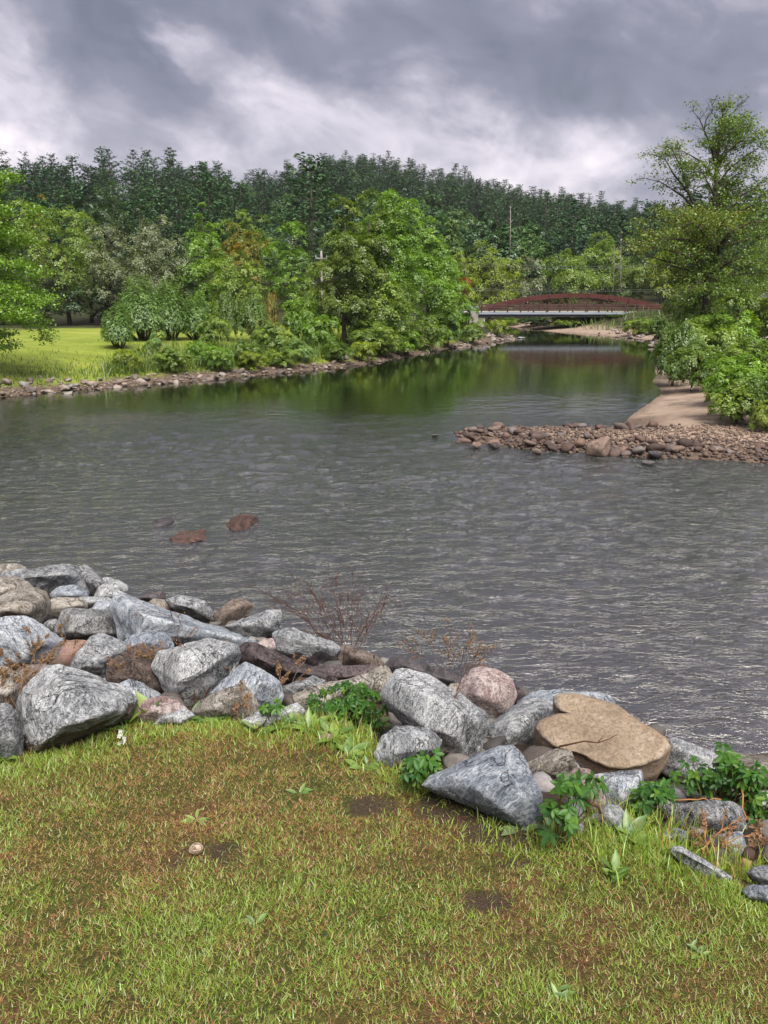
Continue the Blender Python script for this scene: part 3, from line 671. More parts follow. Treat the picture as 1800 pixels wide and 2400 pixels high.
# --- willow-like bushes standing on the lawn: fans of upright leafy shoots
def lawn_bush(label, px, ytop, ybase, wpx, seed, nshoot=190, bare=.14, nleaf=56):
    rg = np.random.default_rng(seed); p = ground_far(px, ybase); Y = p.y
    ht = at_y(px, ytop, Y).z - p.z; wd = wpx / FPX * Y * 1.02
    root = empty('lawn_bush', (p.x, Y, p.z - .03)); tag(root, label, 'bush', 'silvery bushes on the lawn')
    n = nshoot; a = rg.uniform(0, 6.283, n); q = np.sqrt(rg.random(n))           # where the shoot ends over the plan of the crown
    zt = ht * (1 - .62 * q ** 2.4) * rg.uniform(.90, 1.05, n); low = rg.random(n) < .30; zt[low] *= rg.uniform(.35, .8, low.sum())
    T_ = np.stack([np.cos(a) * q * wd * .46, np.sin(a) * q * wd * .46, zt], 1)
    foot = np.stack([np.cos(a) * q * wd * .10, np.sin(a) * q * wd * .10, np.zeros(n)], 1)
    ctrl = foot + (T_ - foot) * np.array([.75, .75, .38])
    k = rg.random((n, nleaf)) ** .8; lo = bare + .12 * rg.random((n, 1)); tq = (lo + (1 - lo) * k)[..., None]
    P = (foot[:, None] * (1 - tq) ** 2 + 2 * ctrl[:, None] * tq * (1 - tq) + T_[:, None] * tq ** 2)
    D = 2 * (ctrl - foot)[:, None] * (1 - tq) + 2 * (T_ - ctrl)[:, None] * tq
    sp_ = .24 * (1.08 - tq ** 2) * wd / 2.6; P = P + rg.normal(0, 1, P.shape) * sp_
    P = P.reshape(-1, 3); D = unit(D.reshape(-1, 3)) + rg.normal(0, .38, P.shape)
    keep = P[:, 2] > .19 * ht * rg.uniform(.6, 1.5, len(P)); P, D = P[keep], D[keep]
    outw = unit(P - np.array([0, 0, ht * .35])); Nm = unit(outw + np.array([0, 0, .5]) + rg.normal(0, .25, P.shape))
    tint = np.clip(.42 + .22 * (P[:, 2] / ht - .5) + np.repeat(rg.normal(0, .1, n), nleaf)[keep] + rg.normal(0, .07, len(P)), 0, 1)
    s_ = rg.uniform(.7, 1.25, len(P)); V, F = leaf_quads(P, Nm, .17 * s_, .055 * s_, rg, 0, .15, D)
    new_obj('crown', mesh_np('crown', V, F, [M['leaf_silver']], tint), root)
    mb = MB()
    for i in range(0, n, 9):
        mb.tube([Vector(foot[i]) - Vector((0, 0, .1)), Vector(foot[i] * .25 + ctrl[i] * .5 + T_[i] * .25), Vector(T_[i]) * .92], [.045, .028, .008], 5)
    mb.build('trunk', M['bark'], root, True); return root
lawn_bush('small lone silvery bush on a short forked trunk at the front of the lawn', 280, 705, 815, 88, 61, 110, .26)
lawn_bush('large silvery bush with many dark stems behind the small lone bush', 338, 636, 798, 130, 62, 220)
lawn_bush('tall silvery bush with a tight fan of bare stems, middle of the lawn bushes', 400, 648, 797, 105, 63, 190)
lawn_bush('silvery bush at the right end of the lawn bushes, darker at the foot', 468, 672, 797, 100, 64, 170, .05)

# --- shrubs, shared meshes
def shrub_proto(seed, matk, w_=2.0, h=1.6, **kw):
    rg = np.random.default_rng(seed)
    me, C_, br = crown_mesh('foliage', rg, M[matk], w_=w_, h0=0.0, h1=h, **kw)
    tm = trunk_mb(rg, h * .8, .03, C_, br, .2, 4, 0, 8).mesh('stem', M['twig'], True)
    return me, tm
SH = {}
sk = dict(nblob=26, nspray=15, nleaf=32, blob=.34)
SH['green'] = [shrub_proto(101, 'leaf_green', L=0.075, W=0.041, **sk), shrub_proto(102, 'leaf_green', L=0.070, W=0.044, shape='tall', **sk)]
SH['bright'] = [shrub_proto(103, 'leaf_bright', L=0.080, W=0.041, **sk), shrub_proto(104, 'leaf_bright', L=0.085, W=0.039, shape='vase', **sk)]
SH['dark'] = [shrub_proto(105, 'leaf_dark', L=0.070, W=0.041, **sk)]
SH['mix'] = [shrub_proto(106, 'leaf_mix', L=0.075, W=0.044, **sk), shrub_proto(107, 'leaf_mix', L=0.075, W=0.044, shape='tall', spiky=.3, **sk)]
SH['silver'] = [shrub_proto(108, 'leaf_silver', L=0.075, W=0.029, **sk)]
SH['yellow'] = [shrub_proto(109, 'leaf_yellow', L=0.070, W=0.036, **sk)]
SH['autumn'] = [shrub_proto(110, 'leaf_autumn', L=0.065, W=0.039, shape='tall', **sk)]
SH['orange'] = [shrub_proto(111, 'leaf_orange', L=0.065, W=0.039, nblob=12, nspray=10, nleaf=12, blob=.4)]
shn = 0
def shrub(kind, label, px, ytop, ybase, wpx, group, name='shrub', zoff=-.05, Y=None):
    global shn
    shn += 1
    p = ground_far(px, ybase) if Y is None else None
    if p is None:
        p = at_y(px, ybase, Y); p.z = min(p.z, hf(p.x, p.y))
    ht = at_y(px, ytop, p.y).z - p.z; wd = wpx / FPX * p.y
    f, s_ = SH[kind][shn % len(SH[kind])]
    root = empty(name, (p.x, p.y, p.z + zoff), (shn * 2.39996) % 6.283); tag(root, label, 'shrub', group)
    root.scale = (wd / 2.0, wd / 2.0, ht / 1.55)
    new_obj('foliage', f, root); new_obj('stem', s_, root)
    return root
LB = 'shrubs along the left riverbank'
for a in [('mix', 'shrub with reddish-brown tips just right of the silvery lawn bushes', 535, 690, 800, 70),
          ('green', 'green shrub in front of the reddish-tipped shrub at the end of the lawn', 500, 735, 812, 80),
          ('mix', 'tall olive shrub with brown tips in the middle of the bank thicket', 590, 700, 806, 85),
          ('autumn', 'narrow orange-brown sapling rising above the bank thicket', 640, 688, 800, 38),
          ('bright', 'feathery bright green shrub with arching tops in the bank thicket', 700, 700, 810, 95),
          ('silver', 'grey-green shrub in front of the utility pole', 745, 695, 812, 70),
          ('green', 'dark-leaved rounded shrub in the middle of the bank thicket', 635, 755, 838, 95),
          ('bright', 'brightest yellow-green shrub at the foot of the big riverbank clump', 748, 742, 830, 90),
          ('silver', 'low grey-green shrub below the brightest shrub', 700, 790, 846, 90),
          ('green', 'dense green shrub in front of the big riverbank clump', 865, 752, 832, 110),
          ('green', 'low dark green shrub right of the dense green shrub', 905, 775, 836, 80),
          ('mix', 'low shrub with a pink-flecked top on the bank', 575, 800, 858, 70),
          ('silver', 'lone grey-green shrub on the lawn edge in front of the silvery bushes', 362, 778, 832, 52),
          ('bright', 'pale green low bank shrub at the water side of the lawn', 470, 800, 858, 70),
          ('green', 'mounded bank shrub below the lone grey-green shrub', 400, 815, 872, 90),
          ('green', 'trailing green shrub overhanging the water left of the abutment', 1000, 740, 822, 95),
          ('bright', 'bright shrub overhanging the water beneath the sloping tree', 1050, 730, 816, 85),
          ('green', 'dense round shrub at the foot of the bridge abutment', 1105, 745, 806, 70),
          ('yellow', 'yellow-green weeds among the stones below the abutment', 1165, 750, 788, 50),
          ('bright', 'low bright mounded shrub at the water side of the bank, left part', 515, 812, 868, 75),
          ('yellow', 'low yellow-green weedy shrub above the shore stones', 590, 822, 866, 70),
          ('green', 'low dark shrub above the shore stones below the bank thicket', 660, 815, 858, 80),
          ('mix', 'low rusty-tipped shrub above the last shore stones', 790, 800, 846, 80),
          ('yellow', 'yellow-green fern-like shrub at the water side below the tall riverbank clump', 850, 800, 846, 70),
          ('bright', 'bright grassy shrub hanging to the water below the tall riverbank clump', 950, 775, 834, 90),
          ('yellow', 'pale yellow-green grassy shrub at the edge of the mown lawn', 300, 818, 872, 70),
          ]:
    shrub(*a, LB)
T('maple_sapling', 'small orange-red maple sapling top beside the left end of the bridge', 1083, 650, 812, 67, 36, 'leaf_orange', None, 121, h0=.74, nblob=12, nspray=10, nleaf=16, blob=.42, trunk_r=.03)
# far side under the bridge
for i, (px, yt, yb, wp, k) in enumerate([(1190, 742, 762, 60, 'green'), (1250, 738, 765, 80, 'dark'), (1320, 740, 768, 90, 'green'), (1390, 738, 770, 90, 'dark'), (1450, 742, 776, 90, 'green'), (1500, 745, 786, 80, 'green'), (1545, 745, 798, 70, 'mix')]):
    shrub(k, ['green bush beneath the left end of the bridge deck, beside the abutment', 'dark bush on the far shore behind the left tip of the sand bar', 'green bush above the left half of the far sand bar', 'dark bush above the middle of the far sand bar', 'green bush above the right end of the far sand bar', 'green bush on the rocks beneath the right half of the bridge', 'olive bush beneath the right end of the bridge'][i], px, yt, yb, wp, 'bushes beneath the bridge', 'bush')
RB = 'shrubs on the right bank'
for a in [('green', 'dark green shrub at the foot of the tall half-bare maple', 1645, 686, 838, 165),
          ('green', 'green shrub right of the foot of the tall half-bare maple', 1735, 690, 832, 150),
          ('green', 'dark shrub left of the tall half-bare maple, nearest the bridge end', 1628, 705, 850, 90),
          ('mix', 'shrub overhanging the water at the left end of the right bank thicket', 1575, 770, 905, 105),
          ('green', 'vine-covered green shrub in the middle of the right bank thicket', 1640, 755, 880, 140),
          ('bright', 'pale-tipped shrub with upright shoots in the right bank thicket', 1675, 745, 860, 130),
          ('mix', 'brown-flecked shrub above the sand beach', 1620, 815, 918, 110),
          ('green', 'green bush near the parked car', 1750, 806, 890, 110),
          ('bright', 'bright green weedy bush above the gravel spit', 1730, 840, 950, 150),
          ('green', 'leafy bush at the right edge of the photo', 1790, 815, 950, 130),
          ('bright', 'grassy bright bush at the edge of the sand beach', 1725, 870, 985, 130),
          ('mix', 'dark berry-coloured bush at the right edge above the gravel', 1780, 890, 1000, 120),
          ('yellow', 'yellow-leaved weed patch beside the gravel at the right edge', 1795, 950, 1012, 70),
          ('green', 'small green shrub by the beach between weedy bushes', 1725, 900, 995, 110),
          ('bright', 'light green shrub beside the car', 1770, 806, 860, 80)]:
    shrub(a[0], a[1], a[2], a[3] - 10, a[4], int(a[5] * 1.2), RB)

# --- hillside wood
def pine_mesh(seed, h=15.0, deadlow=.3):
    rg = np.random.default_rng(seed); P = []; Nn = []; D = []; L = []; Wd = []; tn = []
    mb = MB(); mb.tube([(0, 0, -.6), (.1, 0, h * .5), (0, .1, h)], [.24, .17, .03], 6)
    z = h * deadlow
    while z < h * .985:
        f = (z / h - deadlow) / (1 - deadlow)
        R_ = (3.1 * (1 - f ** 1.9) + .85) * rg.uniform(.55, 1.25); nb_ = rg.integers(4, 7)
        a0 = rg.uniform(0, 6.28)
        for b in range(nb_):
            a = a0 + b * 6.283 / nb_ + rg.normal(0, .25); ln = R_ * rg.uniform(.55, 1.15)
            up = .10 + .5 * f + rg.normal(0, .08)
            if ln > .9: mb.tube([(0, 0, z), (math.cos(a) * ln * .8, math.sin(a) * ln * .8, z + ln * up * .8)], [.05, .015], 3, False)
            nt_ = max(2, int(ln / .42)); btn = rg.normal(0, .08)
            for k in range(nt_):
                q = .3 + .75 * (k + rg.random() * .6) / nt_
                c = np.array([math.cos(a) * ln * q, math.sin(a) * ln * q, z + ln * q * up])
                for _ in range(3):
                    P.append(c + rg.normal(0, .17, 3)); Nn.append([rg.normal(0, .45), rg.normal(0, .45), 1]); D.append([math.cos(a) + rg.normal(0, .5), math.sin(a) + rg.normal(0, .5), .45])
                    s_ = rg.uniform(.6, 1.1); L.append(.80 * s_); Wd.append(.30 * s_); tn.append(.45 + btn + rg.normal(0, .14))
        z += h * rg.uniform(.045, .085)
    P = np.array(P); V, F = leaf_quads(P, np.array(Nn), np.array(L), np.array(Wd), rg, 0, .25, np.array(D))
    nv = len(V); F2 = []
    for f in mb.f: F2.append(tuple(f[:4]) if len(f) >= 4 else (f[0], f[1], f[2], f[2]))
    F2 = [f for f in F2 if len(set(f)) == 4]
    V = np.concatenate([V, np.array([tuple(v) for v in mb.v])]); Fa = np.concatenate([F, np.array(F2, int) + nv])
    mi = np.concatenate([np.zeros(len(F), int), np.ones(len(F2), int)])
    return mesh_np('pine_tree', V, Fa, [M['needle'], M['bark']], np.concatenate([np.clip(tn, 0, 1), np.full(len(F2), .5)]), midx=mi)
def hill_leaf_mesh(seed, w_, h, shape):
    rg = np.random.default_rng(seed)
    P, Nm, L, W, tint, C_, br = crown_arrays(rg, w_, h * .22, h, 30, 13, 20, L=.40, W=.25, shape=shape, blob=.34)
    V, F = leaf_quads(P, Nm, L, W, rg)
    mb = MB(); mb.tube([(0, 0, -.6), (0, 0, h * .6)], [.2, .08], 5)
    q = np.array([f for f in mb.f if len(f) == 4]); nv = len(V)
    V = np.concatenate([V, np.array([tuple(v) for v in mb.v])])
    return mesh_np('broadleaf_tree', V, np.concatenate([F, q + nv]), [M['leaf_hill'], M['bark']], np.concatenate([tint, np.full(len(q), .5)]), midx=np.concatenate([np.zeros(len(F), int), np.ones(len(q), int)]))
pines = [pine_mesh(200 + i, 15.0, [.22, .3, .36, .26, .4, .18][i]) for i in range(6)]
broads = [hill_leaf_mesh(220 + i, [6.5, 7.5, 6, 7][i], [10.5, 11, 12, 9.5][i], ['round', 'dome', 'tall', 'round'][i]) for i in range(4)]
g = np.random.default_rng(99)
spots = []
XX, YY = np.meshgrid(np.arange(-330, 330, 6.0), np.arange(84, 430, 6.0))
XX = (XX + g.uniform(-2.6, 2.6, XX.shape)).ravel(); YY = (YY + g.uniform(-2.6, 2.6, YY.shape)).ravel()
azv = XX / YY; rv = np.hypot(XX, YY)
r0v = np.interp(azv, R0A, R0); r1v = np.interp(azv, R1A, R1)
dd = sdf(XX, YY)
keep = (np.abs(azv) < .62) & (rv > r0v + 4) & (rv < r1v + 16) & (dd > 5)
XX, YY, azv, rv, r0v, r1v = [a[keep] for a in (XX, YY, azv, rv, r0v, r1v)]
ZZ = h_far(XX, YY); tt = (rv - r0v) / (r1v - r0v)
kn = vnoise(XX * .022, YY * .022, 61, 3)
ispine = (kn + .42 * (tt - .42) + g.normal(0, .10, len(XX)) > .47)
hs = g.uniform(.50, 1.12, len(XX)) * (.72 + .6 * vnoise(XX * .03, YY * .03, 88, 2)) * (1 - .22 * sstep(150, 330, rv))
far_c = (tt > .93); hs[far_c] *= g.uniform(.8, 1.05, far_c.sum())
rot_ = g.uniform(0, 6.283, len(XX)); vi = g.integers(0, 12, len(XX))
HP = 'white pines on the wooded hill'; HB = 'broadleaf trees on the wooded hill'
def pick(mask, n):
    idx = np.where(mask & (np.abs(azv) < .54))[0]
    # those that show largest: nearest first, plus the skyline row
    score = rv[idx] - 95 * (tt[idx] > .9) - 30 * (tt[idx] > .8)
    return set(idx[np.argsort(score)][:n].tolist())
ind = pick(ispine, 270) | pick(~ispine, 150)
rest = []
for i in range(len(XX)):
    if i not in ind: rest.append(i); continue
    if ispine[i]: o = new_obj('pine_tree', pines[vi[i] % 6]); tag(o, 'dark green white pine standing in the forest on the hill', 'tree', HP)
    else: o = new_obj('broadleaf_tree', broads[vi[i] % 4]); tag(o, 'muted green broadleaf tree standing in the forest on the hill', 'tree', HB)
    o.location = (XX[i], YY[i], ZZ[i] - .3); o.rotation_euler = (g.normal(0, .03), g.normal(0, .03), rot_[i]); s_ = hs[i]; o.scale = (s_ * g.uniform(.85, 1.25), s_ * g.uniform(.85, 1.25), s_ * g.uniform(.92, 1.08))
# the rest of the wood reads as one mass: one object of instanced trees
pc = bpy.data.collections.new('wood_trees')
for i, me in enumerate(pines + broads):
    o = bpy.data.objects.new('wood_tree_%02d' % i, me); pc.objects.link(o)
V = np.stack([XX[rest], YY[rest], ZZ[rest] - .3], 1)
me = bpy.data.meshes.new('hill_forest'); me.vertices.add(len(V)); me.vertices.foreach_set('co', V.astype(np.float32).ravel())
for nm_, val, ty in (('pick', np.where(ispine[rest], vi[rest] % 6, 6 + vi[rest] % 4), 'INT'), ('sc', hs[rest], 'FLOAT'), ('rz', rot_[rest], 'FLOAT')):
    a = me.attributes.new(nm_, ty, 'POINT'); a.data.foreach_set('value', np.asarray(val, np.int32 if ty == 'INT' else np.float32))
fo = new_obj('hill_forest', me); tag(fo, kind='stuff'); fo['label'] = 'dense mixed pine and broadleaf forest covering the hill'; fo['category'] = 'forest'
ng = bpy.data.node_groups.new('hill_forest', 'GeometryNodeTree')
ng.interface.new_socket('Geometry', in_out='INPUT', socket_type='NodeSocketGeometry'); ng.interface.new_socket('Geometry', in_out='OUTPUT', socket_type='NodeSocketGeometry')
gi = ng.nodes.new('NodeGroupInput'); go = ng.nodes.new('NodeGroupOutput')
ci = ng.nodes.new('GeometryNodeCollectionInfo'); ci.inputs['Collection'].default_value = pc; ci.inputs['Separate Children'].default_value = True; ci.inputs['Reset Children'].default_value = True
ip = ng.nodes.new('GeometryNodeInstanceOnPoints'); ip.inputs['Pick Instance'].default_value = True
def named(n, ty):
    a = ng.nodes.new('GeometryNodeInputNamedAttribute'); a.data_type = ty; a.inputs[0].default_value = n; return a.outputs[0]
cx = ng.nodes.new('ShaderNodeCombineXYZ'); ng.links.new(named('rz', 'FLOAT'), cx.inputs[2])
ng.links.new(gi.outputs[0], ip.inputs['Points']); ng.links.new(ci.outputs[0], ip.inputs['Instance']); ng.links.new(named('pick', 'INT'), ip.inputs['Instance Index'])
ng.links.new(cx.outputs[0], ip.inputs['Rotation']); ng.links.new(named('sc', 'FLOAT'), ip.inputs['Scale'])
ng.links.new(ip.outputs[0], go.inputs[0])
fo.modifiers.new('wood', 'NODES').node_group = ng

# --- bare pale trunks on the hillside and dead branches behind the bridge
def bare_tree(label, px, ytop, ybase, Y, seed, mat_='pale_bark', r=.14, br_n=8):
    rg = np.random.default_rng(seed); a = at_y(px, ybase, Y); b = at_y(px + rg.normal(0, 2), ytop, Y)
    root = empty('bare_tree', (a.x, Y, a.z)); tag(root, label, 'tree')
    v = b - a; h = v.length
    mb = MB(); mb.tube([(0, 0, -1), v * .5, v], [r, r * .7, r * .2], 6); mb.build('trunk', M[mat_], root, True)
    mb = MB()
    for k in range(br_n):
        q = rg.uniform(.35, .98); s_ = v * q; an = rg.uniform(0, 6.28); ln = h * .16 * (1.1 - q * .6)
        e = s_ + Vector((math.cos(an) * ln, math.sin(an) * ln, ln * .7)); mb.tube([s_, s_.lerp(e, .5) + Vector((0, 0, -.05 * ln)), e], [r * .35, r * .25, r * .08], 4)
    mb.build('branch', M[mat_], root, True)
bare_tree('bare pale birch trunk on the hillside above the bridge', 1196, 482, 590, 122, 1, br_n=9, r=.10)
bare_tree('pale dead branches of a tree behind the right half of the arch', 1455, 560, 690, 104, 2, br_n=16, r=.055)
bare_tree('thin pale dead stem just left of the dead branches behind the bridge', 1437, 575, 690, 103, 3, br_n=14, r=.045)

# --- left overhanging maple: limbs hanging into the frame from a trunk outside it
def spray_leaves(rg, pts, n, rad, L, W, tint0=.5, droop=.6, tsd=.13, flat=.5):
    """n leaves around each point"""
    P0 = np.repeat(np.array([tuple(p) for p in pts]), n, 0); off = rg.normal(0, rad, P0.shape); off[:, 2] *= flat
    P = P0 + off; Nm = unit(rg.normal(0, .5, P.shape) + np.array([0, 0, .8]))
    tb = np.repeat(rg.normal(0, .10, len(pts)), n)
    s_ = rg.uniform(.7, 1.25, len(P))
    V, F = leaf_quads(P, Nm, L * s_, W * s_, rg, droop)
    return V, F, np.clip(tint0 + tb + rg.normal(0, tsd, len(P)), 0, 1)
def path_pts(pl, step):
    o = [Vector(pl[0])]
    for a, b in zip(pl[:-1], pl[1:]):
        a, b = Vector(a), Vector(b); k = max(1, int((b - a).length / step))
        o += [a.lerp(b, (i + 1) / k) for i in range(k)]
    return o
def limb_tree(name, label, base, limbs, leafmat, barkmat, L, W, step, nper, rad, seed, tw=5, twl=1.0, group=None, droop=.6):
    """limbs: (polyline of world points, base radius, leaf density 0..1, tint)"""
    rg = np.random.default_rng(seed); root = empty(name, base); tag(root, label, 'tree', group); b0 = Vector(base)
    tb = MB(); Vs = []; Fs = []; ts = []; nv = 0
    for pl, r, dens, tint in limbs:
        pts = [Vector(p) - b0 for p in pl]; n = len(pts)
        tb.tube(pts, [max(.012, r * (1 - .85 * i / (n - 1))) for i in range(n)], 7)
        ps = path_pts(pts, step)
        tips = []
        for i, p in enumerate(ps):
            f = i / max(1, len(ps) - 1)
            if f < .18 and n > 2: continue
            ax = (ps[min(i + 1, len(ps) - 1)] - ps[max(i - 1, 0)]).normalized()
            for _ in range(tw):
                d = Vector(rg.normal(0, 1, 3)); d = d - ax * d.dot(ax) * .7; d.z = d.z * .5 + .12; d.normalize()
                ln = twl * rg.uniform(.4, 1.0) * (1.15 - .55 * f); e = p + (d + ax * .6) * ln
                mid = p.lerp(e, .5) + Vector((0, 0, .05 * ln))
                tb.tube([p, mid, e], [max(.01, r * .16), max(.007, r * .1), .004], 4, False)
                for k in range(2):
                    d2 = (d + Vector(rg.normal(0, .7, 3))).normalized(); e2 = mid + d2 * ln * .5; tb.tube([mid, e2], [max(.006, r * .07), .003], 3, False)
                    if rg.random() < dens: tips.append(e2)
                if rg.random() < dens: tips += [e, mid.lerp(e, .6)]
        if tips:
            V, F, tt_ = spray_leaves(rg, tips, nper, rad, L, W, tint, droop)
            Vs.append(V); Fs.append(F + nv); ts.append(tt_); nv += len(V)
    tb.build('trunk', M[barkmat], root, True)
    new_obj('crown', mesh_np('crown', np.concatenate(Vs), np.concatenate(Fs), [M[leafmat]], np.concatenate(ts)), root)
    return root
def pl3(Y, *pp):
    """photo column, row (, depth offset) at depth Y -> world points"""
    return [at_y(p[0], p[1], Y + (p[2] if len(p) > 2 else 0)) for p in pp]
YL = 34.0
tb_ = at_y(-190, 880, YL); tb_.z = hf(tb_.x, tb_.y)
LL = [(pl3(YL, (-190, 870), (-185, 700), (-180, 500), (-175, 300)), .30, .5, .5)]
for pp, dn in [(((-180, 560), (-90, 500), (-20, 455), (22, 420)), 1), (((-180, 640), (-80, 560), (10, 520), (60, 500)), 1), (((-182, 600, 1), (-90, 560, 1), (0, 590, 1), (52, 560, 1)), 1), (((-185, 700), (-90, 630), (0, 620), (82, 640)), 1), (((-185, 700), (-90, 680), (20, 680), (105, 702)), 1),
               (((-185, 720, -1), (-90, 700, -1), (0, 690, -1), (70, 720, -1)), 1), (((-185, 740), (-80, 720), (20, 740), (85, 760), (100, 785)), 1), (((-185, 760), (-90, 740), (-30, 750), (5, 780), (20, 806)), 1), (((-180, 520), (-100, 480), (-30, 520), (20, 545)), 1), (((-182, 640, 1.5), (-90, 620, 1.5), (-10, 640, 1.5), (40, 668, 1.5)), 1),
               (((-180, 420), (-100, 400), (-20, 430), (0, 480)), 1), (((-185, 700, -1.5), (-80, 660, -1.5), (-10, 720, -1.5), (50, 745, -1.5)), 1)]:
    LL.append((pl3(YL, *pp), .10, dn, .52))
limb_tree('maple_tree', 'green maple whose drooping branches enter at the left edge over the lawn', tuple(tb_), LL, 'leaf_bright', 'bark', .12, .08, .5, 17, .20, 5, tw=4, twl=.75)

# --- tall half-bare maple on the right bank
YR = 44.0
tb_ = at_y(1655, 740, YR); tb_.z = min(tb_.z, hf(tb_.x, tb_.y))
RL = []
def rl(*pp, r=.08, dn=1.0, tint=.45): RL.append((pl3(YR, *pp), r, dn, tint))
rl((1655, 745), (1657, 700), (1662, 640), (1664, 590), (1672, 540), (1676, 480), (1678, 420), (1682, 360), (1690, 300), (1695, 262), r=.28, dn=.7)
for pp, r, dn, tint in [
    (((1664, 560), (1650, 520), (1630, 490), (1612, 450), (1600, 400), (1590, 350)), .14, .6, .45),
    (((1630, 490), (1600, 460), (1570, 440), (1545, 425), (1510, 418)), .07, .22, .5),
    (((1612, 450), (1580, 410), (1560, 375), (1530, 362)), .06, .6, .5),
    (((1600, 400), (1585, 370), (1575, 350)), .05, .6, .55),
    (((1680, 430), (1665, 405), (1645, 380), (1615, 362), (1590, 350)), .08, .45, .6),
    (((1680, 400), (1665, 340), (1650, 305), (1640, 280), (1625, 262)), .07, .08, .4),
    (((1650, 305), (1655, 280), (1668, 262), (1670, 245)), .04, .0, .4),
    (((1690, 300), (1700, 275), (1720, 262), (1728, 248)), .04, .05, .4),
    (((1686, 340), (1715, 310), (1735, 295), (1740, 285)), .05, .3, .45),
    (((1678, 440), (1705, 400), (1740, 370), (1780, 345)), .08, .9, .45),
    (((1678, 400), (1700, 360), (1730, 335), (1760, 318)), .07, .9, .45),
    (((1676, 470), (1700, 430), (1725, 410), (1765, 390)), .07, .8, .5),
    (((1672, 540), (1700, 500), (1735, 460), (1770, 440), (1800, 430)), .09, .5, .45),
    (((1670, 550), (1720, 500), (1770, 480), (1805, 470)), .08, .5, .5),
    (((1680, 370, -1), (1670, 345, -1), (1690, 320, -1), (1700, 300, -1)), .05, 1, .42),
    (((1682, 380, 1), (1700, 350, 1), (1710, 325, 1), (1720, 310, 1)), .05, 1, .42),
    (((1676, 460, -1), (1660, 430, -1), (1650, 410, -1), (1640, 395, -1)), .05, .7, .5),
    (((1674, 500, 1), (1690, 470, 1), (1705, 455, 1)), .05, 1, .55)]:
    rl(*pp, r=r, dn=dn, tint=tint)
for pp, r, tint in [   # broad lower crown
    (((1664, 600), (1640, 560, -1), (1590, 530, -2), (1540, 510, -2)), .14, .5), (((1664, 610), (1620, 575), (1560, 555), (1500, 535)), .13, .6), (((1662, 640), (1640, 638), (1600, 630), (1565, 620)), .14, .35),
    (((1600, 620), (1560, 612), (1520, 600), (1490, 588)), .07, .45), (((1664, 600, 1), (1630, 540, 2), (1580, 505, 2), (1550, 495, 2)), .10, .65), (((1666, 590), (1650, 545, -2), (1620, 520, -3), (1580, 540, -3)), .10, .55),
    (((1668, 590), (1720, 570), (1770, 560), (1830, 560)), .12, .45), (((1668, 600), (1710, 545, -2), (1760, 520, -2), (1810, 520, -2)), .12, .45), (((1667, 620), (1690, 580, -1), (1720, 545, -1), (1760, 530, -1)), .10, .5),
    (((1665, 660), (1700, 650), (1735, 630), (1800, 600)), .12, .35), (((1700, 650), (1750, 640), (1800, 640), (1840, 645)), .07, .4), (((1666, 580), (1680, 540, 2), (1720, 510, 2), (1760, 490, 2)), .09, .5),
    (((1664, 570), (1655, 530, -1), (1640, 505, -2), (1610, 500, -2)), .08, .62), (((1664, 640), (1630, 655), (1605, 660), (1590, 668)), .06, .4), (((1668, 560, 0), (1690, 530, -2), (1700, 510, -3)), .08, .6), (((1664, 630), (1620, 600, -2), (1580, 590, -3), (1540, 580, -3)), .09, .45),
    (((1666, 640, 0), (1700, 620, -2), (1740, 600, -3), (1780, 590, -3)), .09, .4)]:
    rl(*pp, r=r, dn=1.0, tint=tint)
for pp, r, tint in [
    (((1664, 620), (1620, 600, -1), (1580, 610, -2), (1545, 640, -2)), .09, .5), (((1664, 650), (1620, 650, -1), (1620, 670, -2), (1608, 700, -2)), .08, .42), (((1665, 640), (1640, 660, -2), (1615, 685, -3)), .06, .4),
    (((1666, 650), (1700, 665, -1), (1740, 680, -2), (1775, 690, -2)), .08, .42), (((1666, 620), (1720, 610, 1), (1770, 630, 1), (1815, 650, 1)), .08, .45), (((1664, 600), (1610, 560, -2), (1550, 560, -3), (1495, 575, -3)), .08, .6), (((1664, 640), (1680, 670, -2), (1690, 695, -3)), .06, .4)]:
    rl(*pp, r=r, dn=1.0, tint=tint)
zs_ = at_y(1660, 478, YR).z; xs_ = at_y(1650, 400, YR).x
RL = [(pl, r, (d if pl[-1].x > xs_ else d * .75) if pl[-1].z > zs_ else d * .44, t_) for pl, r, d, t_ in RL]
limb_tree('maple_tree', 'tall half-bare maple on the right bank with dead twigs at its top', tuple(tb_), RL, 'leaf_mix', 'bark', .115, .085,   .55, 18, .25, 8, tw=5, twl=1.05)
